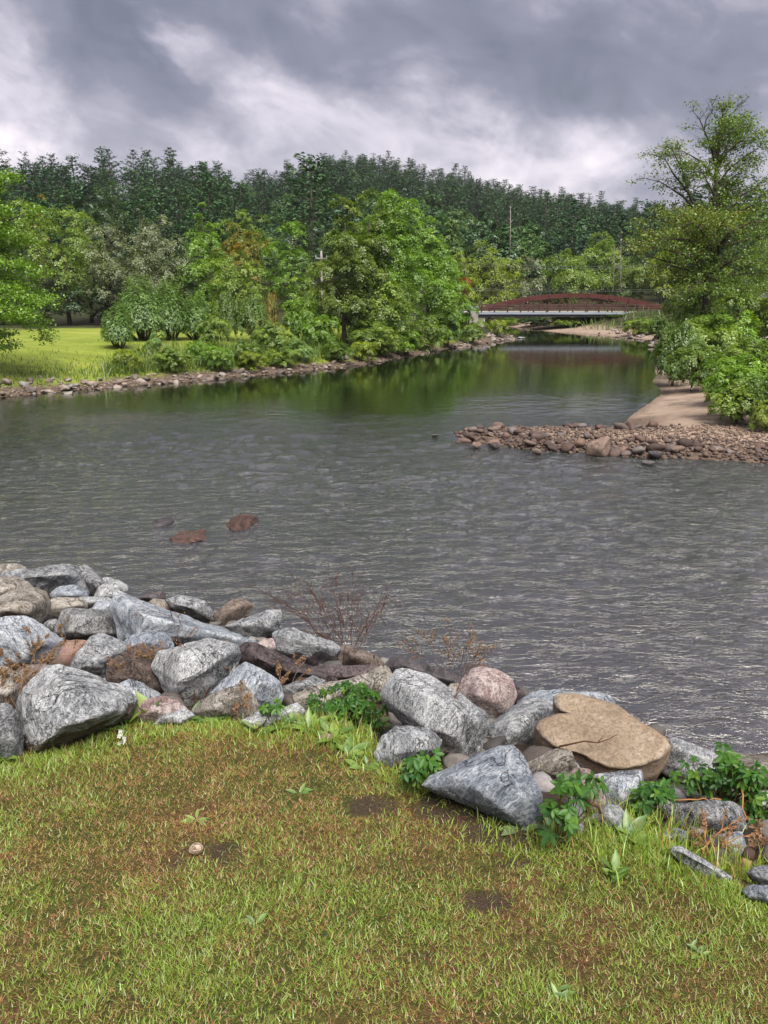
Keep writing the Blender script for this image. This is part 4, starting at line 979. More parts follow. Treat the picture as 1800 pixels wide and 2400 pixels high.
# ------------------------------------------------------------------ stones
def rock_mesh(name, pts, s, target, mat_, seed, rough=.035, smooth=2, ring=False, faces=None):
    """convex body over pts (local), refined, slightly rounded and roughened"""
    bm = bmesh.new()
    vs_ = [bm.verts.new(p) for p in pts]
    if faces is None:
        r = bmesh.ops.convex_hull(bm, input=vs_)
        bmesh.ops.delete(bm, geom=list({e for e in r['geom_interior'] + r['geom_unused'] if isinstance(e, bmesh.types.BMVert)}), context='VERTS')
        bmesh.ops.dissolve_limit(bm, angle_limit=R(14), verts=bm.verts[:], edges=bm.edges[:])
    else:
        for f in faces: bm.faces.new([vs_[i] for i in f])
    bmesh.ops.triangulate(bm, faces=bm.faces[:], ngon_method='EAR_CLIP')
    for it in range(6):
        le = [e for e in bm.edges if e.calc_length() > target * (3.0 if it < 1 else 1.25)]
        if not le or len(bm.faces) > 9000: break
        bmesh.ops.subdivide_edges(bm, edges=le, cuts=1, use_grid_fill=False)
        bmesh.ops.triangulate(bm, faces=[f for f in bm.faces if len(f.verts) > 3])
    for _ in range(smooth):
        bmesh.ops.smooth_vert(bm, verts=bm.verts[:], factor=.5, use_axis_x=True, use_axis_y=True, use_axis_z=True)
    bm.normal_update()
    bmesh.ops.recalc_face_normals(bm, faces=bm.faces[:]); bm.normal_update()
    o = Vector((seed * 3.17, seed * 1.31, seed * 2.77)); lay = Vector((math.sin(seed * 1.7), math.cos(seed * 2.3) * .6, 1.0 + math.sin(seed))).normalized(); f1 = 2.2 / s; f2 = 7.0 / s; f3 = 20 / s
    for v_ in bm.verts:
        p = v_.co
        n = noise.noise(p * f1 + o) * 1.0 + noise.noise(p * f2 + o) * .55 + noise.noise(p * f3 + o) * .28
        if rough >= .023:
            q = p.dot(lay) * 6.5 / s + noise.noise(p * f1 + o) * 1.3
            n += .55 * (abs((q % 1.0) * 2 - 1) - .5) * (.3 + noise.noise(p * f1 * .7 - o))
        v_.co = p + v_.normal * (n * rough * s)
    me = bpy.data.meshes.new(name); bm.to_mesh(me); bm.free()
    me.polygons.foreach_set('use_smooth', [True] * len(me.polygons)); me.materials.append(mat_)
    return me
rock_n = 0
def rock(label, outline, matk='granite', ridge=None, base=None, fwd=0.0, pull=1.0, rough=.03, smooth=1, cat='boulder', name='boulder', back=.55, patch=None, Y=None):
    """outline in photo pixels; the body is built at its own distance with real depth"""
    global rock_n
    rock_n += 1; rg = np.random.default_rng(rock_n * 13 + 5)
    ol = [(float(a), float(b)) for a, b in outline]
    cx_ = sum(p[0] for p in ol) / len(ol); cyy = sum(p[1] for p in ol) / len(ol)
    ol = [(cx_ + (a - cx_) * 1.07, cyy + (b - cyy) * 1.07) for a, b in ol]
    wpx = max(p[0] for p in ol) - min(p[0] for p in ol); hpx = max(p[1] for p in ol) - min(p[1] for p in ol)
    bx, by = base or (cx_, max(p[1] for p in ol))
    g0 = ground_near(bx, by) if Y is None else at_y(bx, by, Y)
    o = Vector((0, 0, H)); dist = (g0 - o).length
    s = (wpx * .5 + hpx * .5) / FPX * dist
    vd = pix_dir(cx_, cyy).normalized()
    dist = dist + .22 * s - fwd
    plane_p = o + vd * dist
    def onplane(px, py, pul=0.0):
        d = pix_dir(px, py).normalized(); t_ = (plane_p - o).dot(vd) / d.dot(vd)
        return o + d * (t_ - pul * s)
    pts = [onplane(*p) for p in ol]
    if ridge is None:
        ymin = min(p[1] for p in ol); xmin = min(p[0] for p in ol)
        yr = ymin + hpx * rg.uniform(.38, .52)
        ridge = []
        for q in (.22, .5, .78):
            row = [p for p in ol]
            x = xmin + wpx * (q + rg.normal(0, .05)); y = yr + hpx * rg.normal(0, .09)
            # keep the ridge inside the outline
            x = cx_ + (x - cx_) * .8; y = cyy + (y - cyy) * .8
            ridge.append((x, y, rg.uniform(.26, .46) if q != .5 else rg.uniform(.40, .58)))
        ridge.append((cx_ + wpx * rg.normal(0, .12), cyy + hpx * rg.uniform(.12, .3), rg.uniform(.3, .45)))
    pts += [onplane(a, b, c * pull) for a, b, c in ridge]
    for p in ol:
        q = (cx_ + (p[0] - cx_) * .72, cyy + (p[1] - cyy) * .72)
        b_ = onplane(q[0], q[1], -back * rg.uniform(.75, 1.1)); b_.z -= .12 * s; pts.append(b_)
    cen = sum(pts, Vector()) / len(pts)
    loc = Vector((cen.x, cen.y, min(p.z for p in pts)))
    target = max(.012, 7.2 / FPX * dist)
    me = rock_mesh(name, [p - loc for p in pts], s, target, M[matk], rock_n, rough, smooth)
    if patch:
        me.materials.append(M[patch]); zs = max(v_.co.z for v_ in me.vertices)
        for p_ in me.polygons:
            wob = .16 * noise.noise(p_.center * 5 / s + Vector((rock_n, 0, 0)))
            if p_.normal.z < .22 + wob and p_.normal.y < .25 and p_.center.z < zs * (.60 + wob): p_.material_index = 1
    ob = new_obj(name, me, None, loc)
    tag(ob, label, cat, 'riprap boulders on the near bank')
    return ob
B = rock
M['pale_pebble'] = rock_mat('pale_pebble', (.34, .24, .17), (.52, .39, .29), (.66, .55, .44), contrast=.4, stain_amt=.1)
B('pale low boulder at the far left, furthest up the shore behind the long grey slab', [(-30, 1325), (40, 1320), (62, 1332), (45, 1352), (-30, 1355)], 'warm_granite')
B('long grey slab at the water edge, topmost boulder of the left pile', [(4, 1355), (14, 1342), (60, 1334), (146, 1322), (182, 1330), (196, 1362), (203, 1394), (130, 1395), (60, 1385), (12, 1370)], 'granite', [(90, 1345, .3), (160, 1345, .35), (30, 1356, .25), (185, 1352, .25)])
B('grey boulder with a folded face joined to the right end of the long grey slab', [(178, 1331), (200, 1325), (216, 1334), (240, 1354), (264, 1378), (240, 1400), (200, 1400)], 'dark_granite')
B('dark-tipped narrow boulder pointing right into the water from the long grey slab', [(232, 1358), (250, 1352), (277, 1360), (298, 1371), (302, 1393), (262, 1396), (238, 1385)], 'granite')
B('pale grey boulder at the left edge above the round tan boulder', [(-40, 1352), (10, 1360), (38, 1352), (62, 1364), (90, 1385), (60, 1430), (-40, 1430)], 'warm_granite')
B('round tan-grey boulder at the left edge', [(-50, 1425), (0, 1402), (30, 1384), (80, 1377), (108, 1386), (118, 1414), (113, 1441), (94, 1466), (40, 1470), (-50, 1460)], 'warm_granite', [(50, 1415, .5), (10, 1430, .5), (85, 1415, .42), (60, 1440, .5)], rough=.018, smooth=4)
B('small blue-grey boulder wedged below the long grey slab', [(118, 1392), (140, 1373), (175, 1371), (200, 1384), (208, 1402), (160, 1412), (122, 1405)], 'blue_granite')
B('pointed pale boulder near the water left of the blue-white boulder', [(216, 1402), (232, 1376), (247, 1366), (288, 1388), (310, 1400), (285, 1418), (235, 1416)], 'granite', [(248, 1384, .35), (265, 1395, .4), (235, 1398, .3)])
B('flat brown-grey ledge stone beside the round tan boulder', [(105, 1415), (128, 1400), (190, 1402), (205, 1415), (203, 1430), (160, 1440), (118, 1455), (105, 1440)], 'warm_granite', [(150, 1414, .25), (190, 1418, .3), (125, 1424, .3)])
B('small grey stone between the ledge stone and the pointed pale boulder', [(185, 1398), (225, 1396), (258, 1400), (268, 1412), (225, 1430), (195, 1425)], 'granite')
B('small bluish stone tucked behind the two-toned boulder', [(212, 1432), (225, 1412), (270, 1404), (288, 1415), (285, 1445), (230, 1445)], 'blue_granite')
B('tiny dark stone in the gap under the ledge stone', [(98, 1466), (112, 1452), (132, 1450), (140, 1465), (130, 1482), (105, 1480)], 'dark_granite')
B('two-toned boulder, blue-grey on its left and tan on its right', [(132, 1480), (136, 1458), (147, 1436), (160, 1428), (222, 1432), (268, 1429), (282, 1450), (288, 1473), (282, 1502), (215, 1505), (150, 1498)], 'dark_granite', [(165, 1440, .32), (222, 1446, .5), (270, 1445, .3), (222, 1485, .48), (160, 1480, .35), (275, 1485, .3)])
B('largest blue-white boulder, long and sloping down to the right', [(266, 1425), (277, 1401), (296, 1396), (340, 1408), (374, 1420), (434, 1433), (488, 1455), (542, 1477), (596, 1503), (570, 1522), (480, 1530), (400, 1525), (325, 1512), (286, 1503)], 'blue_granite', [(335, 1440, .42), (325, 1492, .35), (400, 1455, .32), (470, 1475, .28), (530, 1492, .2), (290, 1420, .12)])
B('broad pale speckled boulder with flat face, below the largest blue-white boulder', [(360, 1560), (374, 1526), (412, 1514), (488, 1499), (553, 1510), (562, 1539), (530, 1590), (488, 1630), (440, 1655), (400, 1635), (375, 1590)], 'granite', [(420, 1530, .36), (490, 1518, .30), (535, 1530, .3), (470, 1580, .42), (420, 1600, .4)])
B('pale blue-grey boulder right of the tapering speckled boulder', [(284, 1510), (310, 1487), (353, 1477), (396, 1490), (408, 1517), (385, 1560), (335, 1560), (295, 1535)], 'blue_granite')
B('sloping bluish boulder with a reddish corner at the left edge', [(-60, 1452), (0, 1444), (60, 1446), (98, 1466), (146, 1500), (132, 1540), (108, 1566), (54, 1575), (-60, 1580)], 'blue_granite', [(20, 1490, .40), (75, 1510, .38), (120, 1508, .22), (50, 1545, .36)])
B('smooth pinkish-brown flat stone between two grey boulders', [(122, 1532), (140, 1503), (175, 1498), (204, 1500), (212, 1510), (185, 1570), (140, 1580), (120, 1565)], 'rose_slab', [(170, 1530, .25), (150, 1545, .28)], rough=.012, smooth=3)
B('tapering speckled grey boulder left of the dark brown boulder', [(160, 1575), (179, 1533), (217, 1492), (239, 1489), (304, 1513), (300, 1545), (270, 1580), (245, 1605), (210, 1600), (170, 1588)], 'granite', [(230, 1515, .34), (265, 1530, .38), (225, 1555, .46), (200, 1560, .38)])
B('dark brown angular boulder in the middle of the left pile', [(248, 1590), (258, 1552), (304, 1522), (325, 1511), (342, 1515), (369, 1539), (391, 1571), (404, 1604), (403, 1640), (360, 1650), (300, 1625), (258, 1605)], 'brown_rock', [(315, 1550, .42), (355, 1570, .45), (300, 1590, .4), (375, 1610, .36)])
B('small grey triangular boulder right of the biggest front-left boulder', [(272, 1612), (285, 1600), (301, 1591), (336, 1600), (374, 1626), (380, 1645), (340, 1672), (300, 1672)], 'blue_granite')
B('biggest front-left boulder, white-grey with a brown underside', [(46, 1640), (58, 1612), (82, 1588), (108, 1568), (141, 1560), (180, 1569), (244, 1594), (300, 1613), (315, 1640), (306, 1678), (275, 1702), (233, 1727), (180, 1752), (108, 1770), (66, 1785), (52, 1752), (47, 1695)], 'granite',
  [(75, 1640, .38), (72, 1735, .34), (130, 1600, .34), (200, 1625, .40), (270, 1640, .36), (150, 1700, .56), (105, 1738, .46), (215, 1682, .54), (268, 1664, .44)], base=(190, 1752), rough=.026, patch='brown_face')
B('dark grey upright boulder at the left edge beside the biggest front-left boulder', [(-30, 1660), (16, 1650), (43, 1674), (56, 1734), (52, 1772), (22, 1792), (-30, 1760)], 'dark_granite', [(20, 1690, .35), (35, 1735, .35), (0, 1720, .4)])
B('mossy brown-grey boulder at the left edge above the dark upright boulder', [(-40, 1562), (10, 1561), (50, 1580), (66, 1604), (50, 1650), (0, 1665), (-40, 1650)], 'warm_granite')
B('reddish-grey low boulder behind the biggest front-left boulder', [(32, 1575), (60, 1558), (108, 1555), (122, 1570), (90, 1612), (52, 1615)], 'brown_rock')
B('pinkish-grey low boulder at the grass edge right of the biggest front-left boulder', [(300, 1685), (318, 1656), (336, 1641), (380, 1631), (412, 1641), (438, 1664), (400, 1695), (345, 1700)], 'pink_rock')
B('pale flat stone at the grass edge behind the yellow-green leaves', [(358, 1700), (388, 1672), (434, 1659), (458, 1676), (425, 1702)], 'granite')
B('grey boulder with a rusty right face at the grass edge in the centre-left', [(450, 1668), (478, 1640), (510, 1620), (566, 1604), (592, 1626), (610, 1660), (580, 1690), (490, 1692)], 'warm_granite', [(520, 1640, .42), (570, 1630, .36), (500, 1660, .4)])
B('pointed pale boulder above the grass edge in the centre-left', [(490, 1626), (515, 1600), (542, 1576), (578, 1549), (608, 1565), (656, 1598), (662, 1628), (655, 1655), (610, 1672), (540, 1655)], 'blue_granite', [(580, 1575, .30), (545, 1610, .38), (612, 1600, .42), (590, 1635, .42)])
B('pale wedge-shaped boulder at the water edge beside the brown driftwood-like rock', [(528, 1466), (556, 1452), (586, 1443), (624, 1430), (655, 1429), (658, 1452), (648, 1482), (602, 1500), (565, 1495)], 'granite', [(620, 1445, .3), (580, 1465, .38), (630, 1470, .35)])
B('brown elongated rock pointing up at the water edge', [(500, 1440), (520, 1425), (542, 1407), (570, 1402), (596, 1417), (580, 1440), (548, 1465), (508, 1468)], 'brown_rock', [(565, 1418, .3), (540, 1432, .35)])
B('pale rounded boulder at the water edge above the largest blue-white boulder', [(388, 1406), (418, 1394), (450, 1400), (477, 1411), (499, 1434), (512, 1460), (461, 1458), (401, 1425)], 'granite')
B('small tan stone behind the largest blue-white boulder', [(345, 1412), (360, 1402), (384, 1404), (418, 1427), (400, 1440), (355, 1430)], 'warm_granite')
B('dark wet stone at the water edge behind the largest blue-white boulder', [(308, 1400), (330, 1392), (353, 1387), (380, 1385), (387, 1402), (345, 1416), (312, 1412)], 'wet_dark')
B('pinkish round stone left of the white-topped slab', [(600, 1512), (610, 1500), (630, 1494), (658, 1495), (682, 1510), (684, 1540), (640, 1545), (605, 1530)], 'pink_rock', smooth=4)
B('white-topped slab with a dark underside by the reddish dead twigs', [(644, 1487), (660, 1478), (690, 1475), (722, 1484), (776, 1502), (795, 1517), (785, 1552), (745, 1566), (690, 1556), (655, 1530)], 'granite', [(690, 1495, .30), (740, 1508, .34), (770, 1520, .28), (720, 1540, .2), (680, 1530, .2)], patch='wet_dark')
B('dark purple-brown long boulder in the middle of the pile', [(556, 1520), (575, 1510), (591, 1508), (640, 1532), (667, 1553), (694, 1549), (738, 1559), (780, 1580), (775, 1608), (700, 1615), (640, 1605), (600, 1580), (562, 1550)], 'purple_rock', [(610, 1545, .4), (680, 1575, .4), (740, 1582, .36)], fwd=.22)
B('dark purple-brown low boulder right of the long purple-brown one', [(730, 1566), (765, 1559), (803, 1559), (846, 1565), (882, 1560), (888, 1582), (814, 1600), (750, 1602)], 'purple_rock', fwd=.12)
B('speckled brownish low boulder at the water edge behind the dead twigs', [(788, 1516), (812, 1512), (840, 1518), (880, 1535), (898, 1552), (895, 1572), (835, 1575), (798, 1555)], 'brown_rock')
B('small pale stone at the water edge beside the white-topped slab', [(793, 1514), (806, 1506), (824, 1507), (840, 1520), (832, 1535), (800, 1532)], 'granite')
B('dark-shadowed grey boulder between the pointed pale boulder and the long slanting slab', [(652, 1610), (676, 1598), (705, 1590), (735, 1584), (762, 1594), (760, 1620), (700, 1640), (662, 1650)], 'granite')
B('long slanting grey slab with wavy grain in the centre', [(664, 1650), (690, 1628), (725, 1610), (770, 1594), (814, 1584), (858, 1580), (866, 1600), (850, 1630), (790, 1660), (735, 1675), (690, 1672)], 'warm_granite', [(730, 1625, .25), (790, 1606, .28), (835, 1600, .25), (760, 1645, .22)])
B('pointed grey boulder at the right end of the long slanting slab', [(835, 1600), (850, 1584), (872, 1571), (897, 1559), (910, 1564), (924, 1592), (912, 1630), (870, 1650), (840, 1635)], 'warm_granite', [(890, 1585, .36), (870, 1605, .38), (900, 1610, .34)])
B('large blocky grey boulder with a bright top edge right of the green creeper', [(893, 1632), (905, 1608), (920, 1588), (933, 1573), (947, 1570), (1009, 1584), (1034, 1605), (1088, 1636), (1132, 1670), (1137, 1700), (1122, 1745), (1099, 1778), (1052, 1785), (1000, 1760), (954, 1715), (925, 1675)], 'granite',
  [(935, 1598, .28), (1010, 1632, .46), (1080, 1668, .44), (1118, 1688, .26), (1000, 1705, .46), (1070, 1730, .40)], rough=.024)
B('rounded reddish-pink boulder at the water edge', [(1070, 1625), (1082, 1592), (1106, 1567), (1132, 1562), (1164, 1570), (1195, 1590), (1210, 1625), (1195, 1670), (1143, 1690), (1100, 1668)], 'pink_rock', [(1130, 1595, .38), (1160, 1610, .46), (1120, 1630, .46), (1165, 1645, .46)], smooth=4, rough=.02)
B('low purple-grey stone right of the rounded reddish-pink boulder', [(1180, 1605), (1200, 1602), (1220, 1613), (1236, 1634), (1215, 1655), (1188, 1650)], 'purple_rock')
B('sloping grey boulder between the large blocky boulder and the tan boulder', [(1115, 1765), (1132, 1735), (1148, 1705), (1194, 1659), (1251, 1638), (1308, 1655), (1290, 1700), (1240, 1760), (1200, 1800), (1140, 1800)], 'granite', [(1200, 1685, .34), (1250, 1670, .3), (1180, 1740, .4), (1215, 1720, .36)], base=(1190, 1745))
B('pale wavy-topped boulder behind the tan boulder at the water edge', [(1215, 1645), (1245, 1622), (1274, 1615), (1348, 1615), (1422, 1629), (1438, 1648), (1400, 1680), (1290, 1690), (1230, 1675)], 'blue_granite')
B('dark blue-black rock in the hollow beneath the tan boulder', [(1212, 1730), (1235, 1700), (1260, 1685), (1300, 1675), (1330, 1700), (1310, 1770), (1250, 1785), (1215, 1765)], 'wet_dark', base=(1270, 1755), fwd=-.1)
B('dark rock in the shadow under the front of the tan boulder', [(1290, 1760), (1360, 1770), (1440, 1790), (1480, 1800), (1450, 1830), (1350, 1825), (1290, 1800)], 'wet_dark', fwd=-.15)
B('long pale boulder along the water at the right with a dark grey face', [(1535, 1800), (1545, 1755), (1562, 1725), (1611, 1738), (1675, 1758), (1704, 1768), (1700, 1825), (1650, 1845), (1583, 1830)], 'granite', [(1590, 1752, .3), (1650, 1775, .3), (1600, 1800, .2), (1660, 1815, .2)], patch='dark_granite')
B('pale boulder at the right edge by the water behind the creeper', [(1680, 1775), (1720, 1762), (1790, 1766), (1850, 1775), (1850, 1860), (1760, 1860), (1695, 1840)], 'warm_granite')
B('largest front-right boulder, a grey rounded triangle', [(996, 1840), (1016, 1818), (1055, 1797), (1096, 1777), (1135, 1763), (1171, 1752), (1199, 1750), (1222, 1769), (1251, 1813), (1266, 1859), (1262, 1916), (1240, 1952), (1194, 1938), (1148, 1912), (1102, 1888), (1039, 1858)], 'blue_granite',
  [(1060, 1818, .26), (1130, 1790, .26), (1195, 1775, .20), (1120, 1850, .40), (1190, 1830, .42), (1225, 1880, .38), (1190, 1905, .36)], rough=.016, base=(1215, 1945), fwd=.05)
B('small rounded pale boulder in the grass left of the largest front-right boulder', [(880, 1766), (900, 1727), (930, 1702), (970, 1702), (1005, 1706), (1034, 1733), (1030, 1757), (999, 1779), (947, 1802), (915, 1806), (887, 1786)], 'granite', [(940, 1730, .38), (990, 1730, .38), (930, 1765, .46), (990, 1755, .42)], smooth=3)
B('grey stone with a wet brown top behind the largest front-right boulder', [(1228, 1790), (1262, 1770), (1302, 1758), (1337, 1761), (1352, 1796), (1335, 1835), (1270, 1835), (1240, 1815)], 'warm_granite', [(1290, 1780, .34), (1330, 1790, .3), (1285, 1810, .36)])
B('small rounded pinkish stone among the right-hand creeper', [(1326, 1820), (1340, 1805), (1360, 1798), (1384, 1801), (1413, 1842), (1420, 1885), (1390, 1905), (1350, 1880)], 'pink_rock', smooth=4, rough=.015)
B('flat-topped blue-grey stone below the tan boulder', [(1388, 1818), (1420, 1808), (1503, 1804), (1508, 1859), (1485, 1900), (1455, 1920), (1415, 1880)], 'blue_granite', [(1440, 1825, .25), (1495, 1825, .2), (1460, 1870, .34)])
B('narrow upright grey stone beside the largest front-right boulder', [(1322, 1895), (1335, 1872), (1350, 1860), (1362, 1870), (1369, 1916), (1364, 1960), (1337, 1950)], 'granite')
B('low wedge of grey stone at the grass edge under the pinkish stone', [(1372, 1925), (1400, 1900), (1423, 1884), (1447, 1887), (1488, 1928), (1460, 1948), (1395, 1948)], 'granite')
B('dark grey rounded block under the right-hand creeper', [(1558, 1895), (1578, 1882), (1612, 1876), (1660, 1876), (1709, 1878), (1739, 1897), (1746, 1940), (1709, 1958), (1640, 1962), (1590, 1940)], 'dark_granite', [(1620, 1895, .3), (1690, 1893, .3), (1650, 1920, .4), (1715, 1920, .3)])
B('small blocky light grey stone below the dark grey block', [(1658, 1985), (1668, 1958), (1690, 1952), (1738, 1949), (1747, 1990), (1725, 2012), (1675, 2010)], 'blue_granite', [(1690, 1965, .3), (1735, 1962, .25), (1690, 1995, .38), (1735, 1995, .32)])
B('flat small grey stone left of the blocky light grey stone', [(1540, 1955), (1555, 1943), (1589, 1940), (1614, 1950), (1612, 1978), (1575, 1980)], 'granite')
B('long curb-like pale stone slab lying in the grass at the right', [(1572, 1994), (1580, 1984), (1598, 1984), (1640, 2004), (1680, 2026), (1714, 2054), (1700, 2068), (1646, 2056), (1590, 2014)], 'granite', [(1600, 1998, .22), (1650, 2024, .24), (1692, 2050, .22)], rough=.015)
B('pale boulder at the right edge above the lowest pale stone', [(1748, 2045), (1768, 2030), (1840, 2026), (1845, 2090), (1780, 2082)], 'granite')
B('lowest pale stone at the right edge, in the grass', [(1735, 2088), (1762, 2072), (1840, 2080), (1845, 2130), (1768, 2112)], 'blue_granite')
B('pale stone in the centre-left behind yellowing creeper leaves', [(565, 1690), (600, 1670), (640, 1661), (660, 1685), (625, 1712), (580, 1706)], 'granite')
B('small white-grey stone left of the green creeper', [(632, 1672), (664, 1655), (696, 1645), (714, 1665), (695, 1688), (645, 1690)], 'granite')
B('dark boulder at the water edge behind the large blocky grey boulder', [(900, 1565), (915, 1548), (936, 1539), (962, 1548), (998, 1559), (1081, 1582), (1092, 1610), (1020, 1620), (944, 1600), (910, 1590)], 'wet_dark', [(945, 1558, .3), (1000, 1580, .3), (1050, 1592, .25)])
B('small brownish stone left of the rounded reddish-pink boulder', [(1042, 1622), (1055, 1602), (1080, 1602), (1082, 1640), (1050, 1648)], 'warm_granite')
B('small tan stone lying in the grass left of the small rounded pale boulder', [(738, 1732), (748, 1722), (764, 1717), (785, 1723), (782, 1736), (758, 1740)], 'tan_rock', cat='stone', name='stone')
B('lone tan pebble on bare soil in the middle of the lawn', [(442, 1998), (445, 1982), (456, 1974), (468, 1974), (477, 1984), (474, 1998), (458, 2004)], 'pale_pebble', cat='stone', name='stone', fwd=.03)

# --- heart-shaped tan boulder: concave outline, slab with an upward-tilted top
ol = [(1249, 1705), (1262, 1687), (1285, 1679), (1312, 1673), (1331, 1670), (1308, 1663), (1299, 1650), (1299, 1632), (1312, 1625), (1340, 1623), (1371, 1627), (1410, 1638), (1451, 1653), (1491, 1687), (1530, 1708), (1566, 1730), (1572, 1750), (1549, 1779), (1503, 1798), (1465, 1804), (1428, 1803), (1391, 1788), (1354, 1769), (1318, 1760), (1291, 1750), (1265, 1728)]
gb = ground_near(1430, 1790); o0 = Vector((0, 0, H)); d0 = (gb - o0).length - .42
vd = pix_dir(1420, 1720).normalized(); s_t = 320 / FPX * d0
cxr, cyr = 1425, 1712
def tp(px, py, pul):
    d = pix_dir(px, py).normalized(); return o0 + d * ((d0 * 1.0) / d.dot(vd) + pul)
pts = []; ringn = len(ol)
def lean(py): return -(py - 1712) / FPX * d0 * .75      # the top face leans back: lower rows are nearer
rings = [(1.0, 0.0), (.975, -.035), (.92, -.055)]
V = []; Fc = []
for q, pul in rings:
    for p in ol:
        x, y = cxr + (p[0] - cxr) * q, cyr - 4 * (1 - q) + (p[1] - cyr) * q
        V.append(tp(x, y, pul + lean(y)))
for k in range(len(rings) - 1):
    for i in range(ringn):
        j = (i + 1) % ringn; Fc.append((k * ringn + i, k * ringn + j, (k + 1) * ringn + j, (k + 1) * ringn + i))
e = (len(rings) - 1) * ringn; Fc.append(tuple(e + i for i in range(ringn)))
b0_ = len(V)
for q, dz, back_ in ((.985, -.10, .03), (.84, -.21, .09)):
    for p in ol:
        x, y = cxr + (p[0] - cxr) * q, cyr + (p[1] - cyr) * q
        w_ = tp(x, y, back_ + lean(y)); w_.z += dz * 1.2; V.append(w_)
for i in range(ringn):
    j = (i + 1) % ringn
    Fc.append((j, i, b0_ + i, b0_ + j)); Fc.append((b0_ + j, b0_ + i, b0_ + ringn + i, b0_ + ringn + j))
Fc.append(tuple(b0_ + ringn + i for i in range(ringn))[::-1])
cen = sum(V, Vector()) / len(V)
me = rock_mesh('boulder', [v_ - cen for v_ in V], s_t * .7, .022, M['tan_rock'], 91, .018, 1, faces=Fc)
tag(new_obj('boulder', me, None, cen), 'big tan heart-shaped boulder tilted over the dark hollow at the right', 'boulder', 'riprap boulders on the near bank')

# --- rubble filling the gaps of the near bank (too many small pieces to count)
rg = np.random.default_rng(404)
def stone_proto(seed, rough=.06):
    r_ = np.random.default_rng(seed); p = unit(r_.normal(size=(16, 3))) * np.array([1, .8, .6]) * .5
    return rock_mesh('stone', [Vector(q) for q in p], 1.0, .22, M['granite'], seed, rough, 2)
protos = [stone_proto(500 + i) for i in range(8)]
parr = []
for me in protos:
    v_ = np.zeros(len(me.vertices) * 3); me.vertices.foreach_get('co', v_); f_ = np.array([p.vertices[:] for p in me.polygons]); parr.append((v_.reshape(-1, 3), f_))
parr_lo = []
for i in range(6):
    r_ = np.random.default_rng(900 + i); bm = bmesh.new(); bmesh.ops.create_icosphere(bm, subdivisions=1, radius=.5)
    for v_ in bm.verts: v_.co = Vector((v_.co.x, v_.co.y * .8, v_.co.z * .62)) * r_.uniform(.8, 1.15)
    bm.faces.ensure_lookup_table(); bm.verts.index_update()
    parr_lo.append((np.array([tuple(v_.co) for v_ in bm.verts]), np.array([[v_.index for v_ in f.verts] for f in bm.faces]))); bm.free()
def scatter(name, spots, matk, kind='stuff', seed=1, lo=False):
    r_ = np.random.default_rng(seed); Vs = []; Fs = []; ts = []; nv = 0
    for (x, y, z, s_) in spots:
        v_, f_ = (parr_lo[r_.integers(0, 6)] if lo else parr[r_.integers(0, 8)]); a = r_.uniform(0, 6.283); b = r_.uniform(-.3, .3)
        m3 = np.array(Matrix.Rotation(a, 3, 'Z') @ Matrix.Rotation(b, 3, 'X'))
        w_ = (v_ * np.array([1, r_.uniform(.7, 1.1), r_.uniform(.7, 1.1)]) * s_) @ m3.T + np.array([x, y, z])
        Vs.append(w_); Fs.append(f_ + nv); nv += len(w_); ts.append(np.full(len(f_), r_.random()))
    me = mesh_np(name, np.concatenate(Vs), np.concatenate(Fs), [M[matk]], np.concatenate(ts), smooth=True)
    return tag(new_obj(name, me), kind=kind)
sp = []
for _ in range(900):
    x = rg.uniform(-5, 4.2); ye = np.interp(x, EX, EY); yw = np.interp(x, WX, WY); q = rg.uniform(.12, 1.08); y = ye + (yw - ye) * q
    s_ = rg.uniform(.06, .32); sp.append((x, y, float(h_near(x, y)) + .16 * s_, s_))
# --- tinted pebble materials
def pebble_mat(name, stops, objrand):
    m, t = mat(name)
    f = N(t, 'ShaderNodeObjectInfo').outputs['Random'] if objrand else attr(t, 'tint').outputs['Fac']
    co = N(t, 'ShaderNodeTexCoord').outputs['Object']
    n = noisen(t, co, 9, 7, .68); n2_ = noisen(t, co, 60, 3, .6)
    c = ramp(t, f, [(i / (len(stops) - 1), s_) for i, s_ in enumerate(stops)])
    c = mixc(t, 1.0, c, ramp(t, mathn(t, 'ADD', mathn(t, 'MULTIPLY', n.outputs[0], .6), mathn(t, 'MULTIPLY', n2_.outputs[0], .4)), [(.3, (.5, .5, .5)), (.7, (1.35, 1.35, 1.35))]), 'MULTIPLY')
    out(t, bsdf(t, c, .7, bump(t, n.outputs[0], .01), .3).outputs[0]); return m
M['rubble'] = pebble_mat('rubble', [(0.040, 0.036, 0.036), (0.176, 0.168, 0.160), (0.080, 0.064, 0.056), (0.280, 0.272, 0.272)], False)
M['spit_stone'] = pebble_mat('spit_stone', [(0.056, 0.040, 0.036), (0.120, 0.076, 0.060), (0.072, 0.056, 0.060), (0.184, 0.120, 0.092), (0.160, 0.144, 0.140), (0.088, 0.052, 0.044)], True)
M['shore_stone'] = pebble_mat('shore_stone', [(.16, .135, .12), (.24, .185, .16), (.12, .10, .095), (.33, .27, .23), (.25, .24, .23)], True)
M['spit_gravel'] = pebble_mat('spit_gravel', [(0.152, 0.100, 0.076), (0.240, 0.172, 0.132), (0.096, 0.064, 0.052), (0.320, 0.256, 0.208), (0.192, 0.128, 0.096)], False)
M['spit_cobble'] = pebble_mat('spit_cobble', [(0.056, 0.040, 0.036), (0.136, 0.088, 0.068), (0.080, 0.064, 0.064), (0.184, 0.128, 0.100)], False)
scatter('bank_rubble', sp, 'rubble', seed=3)

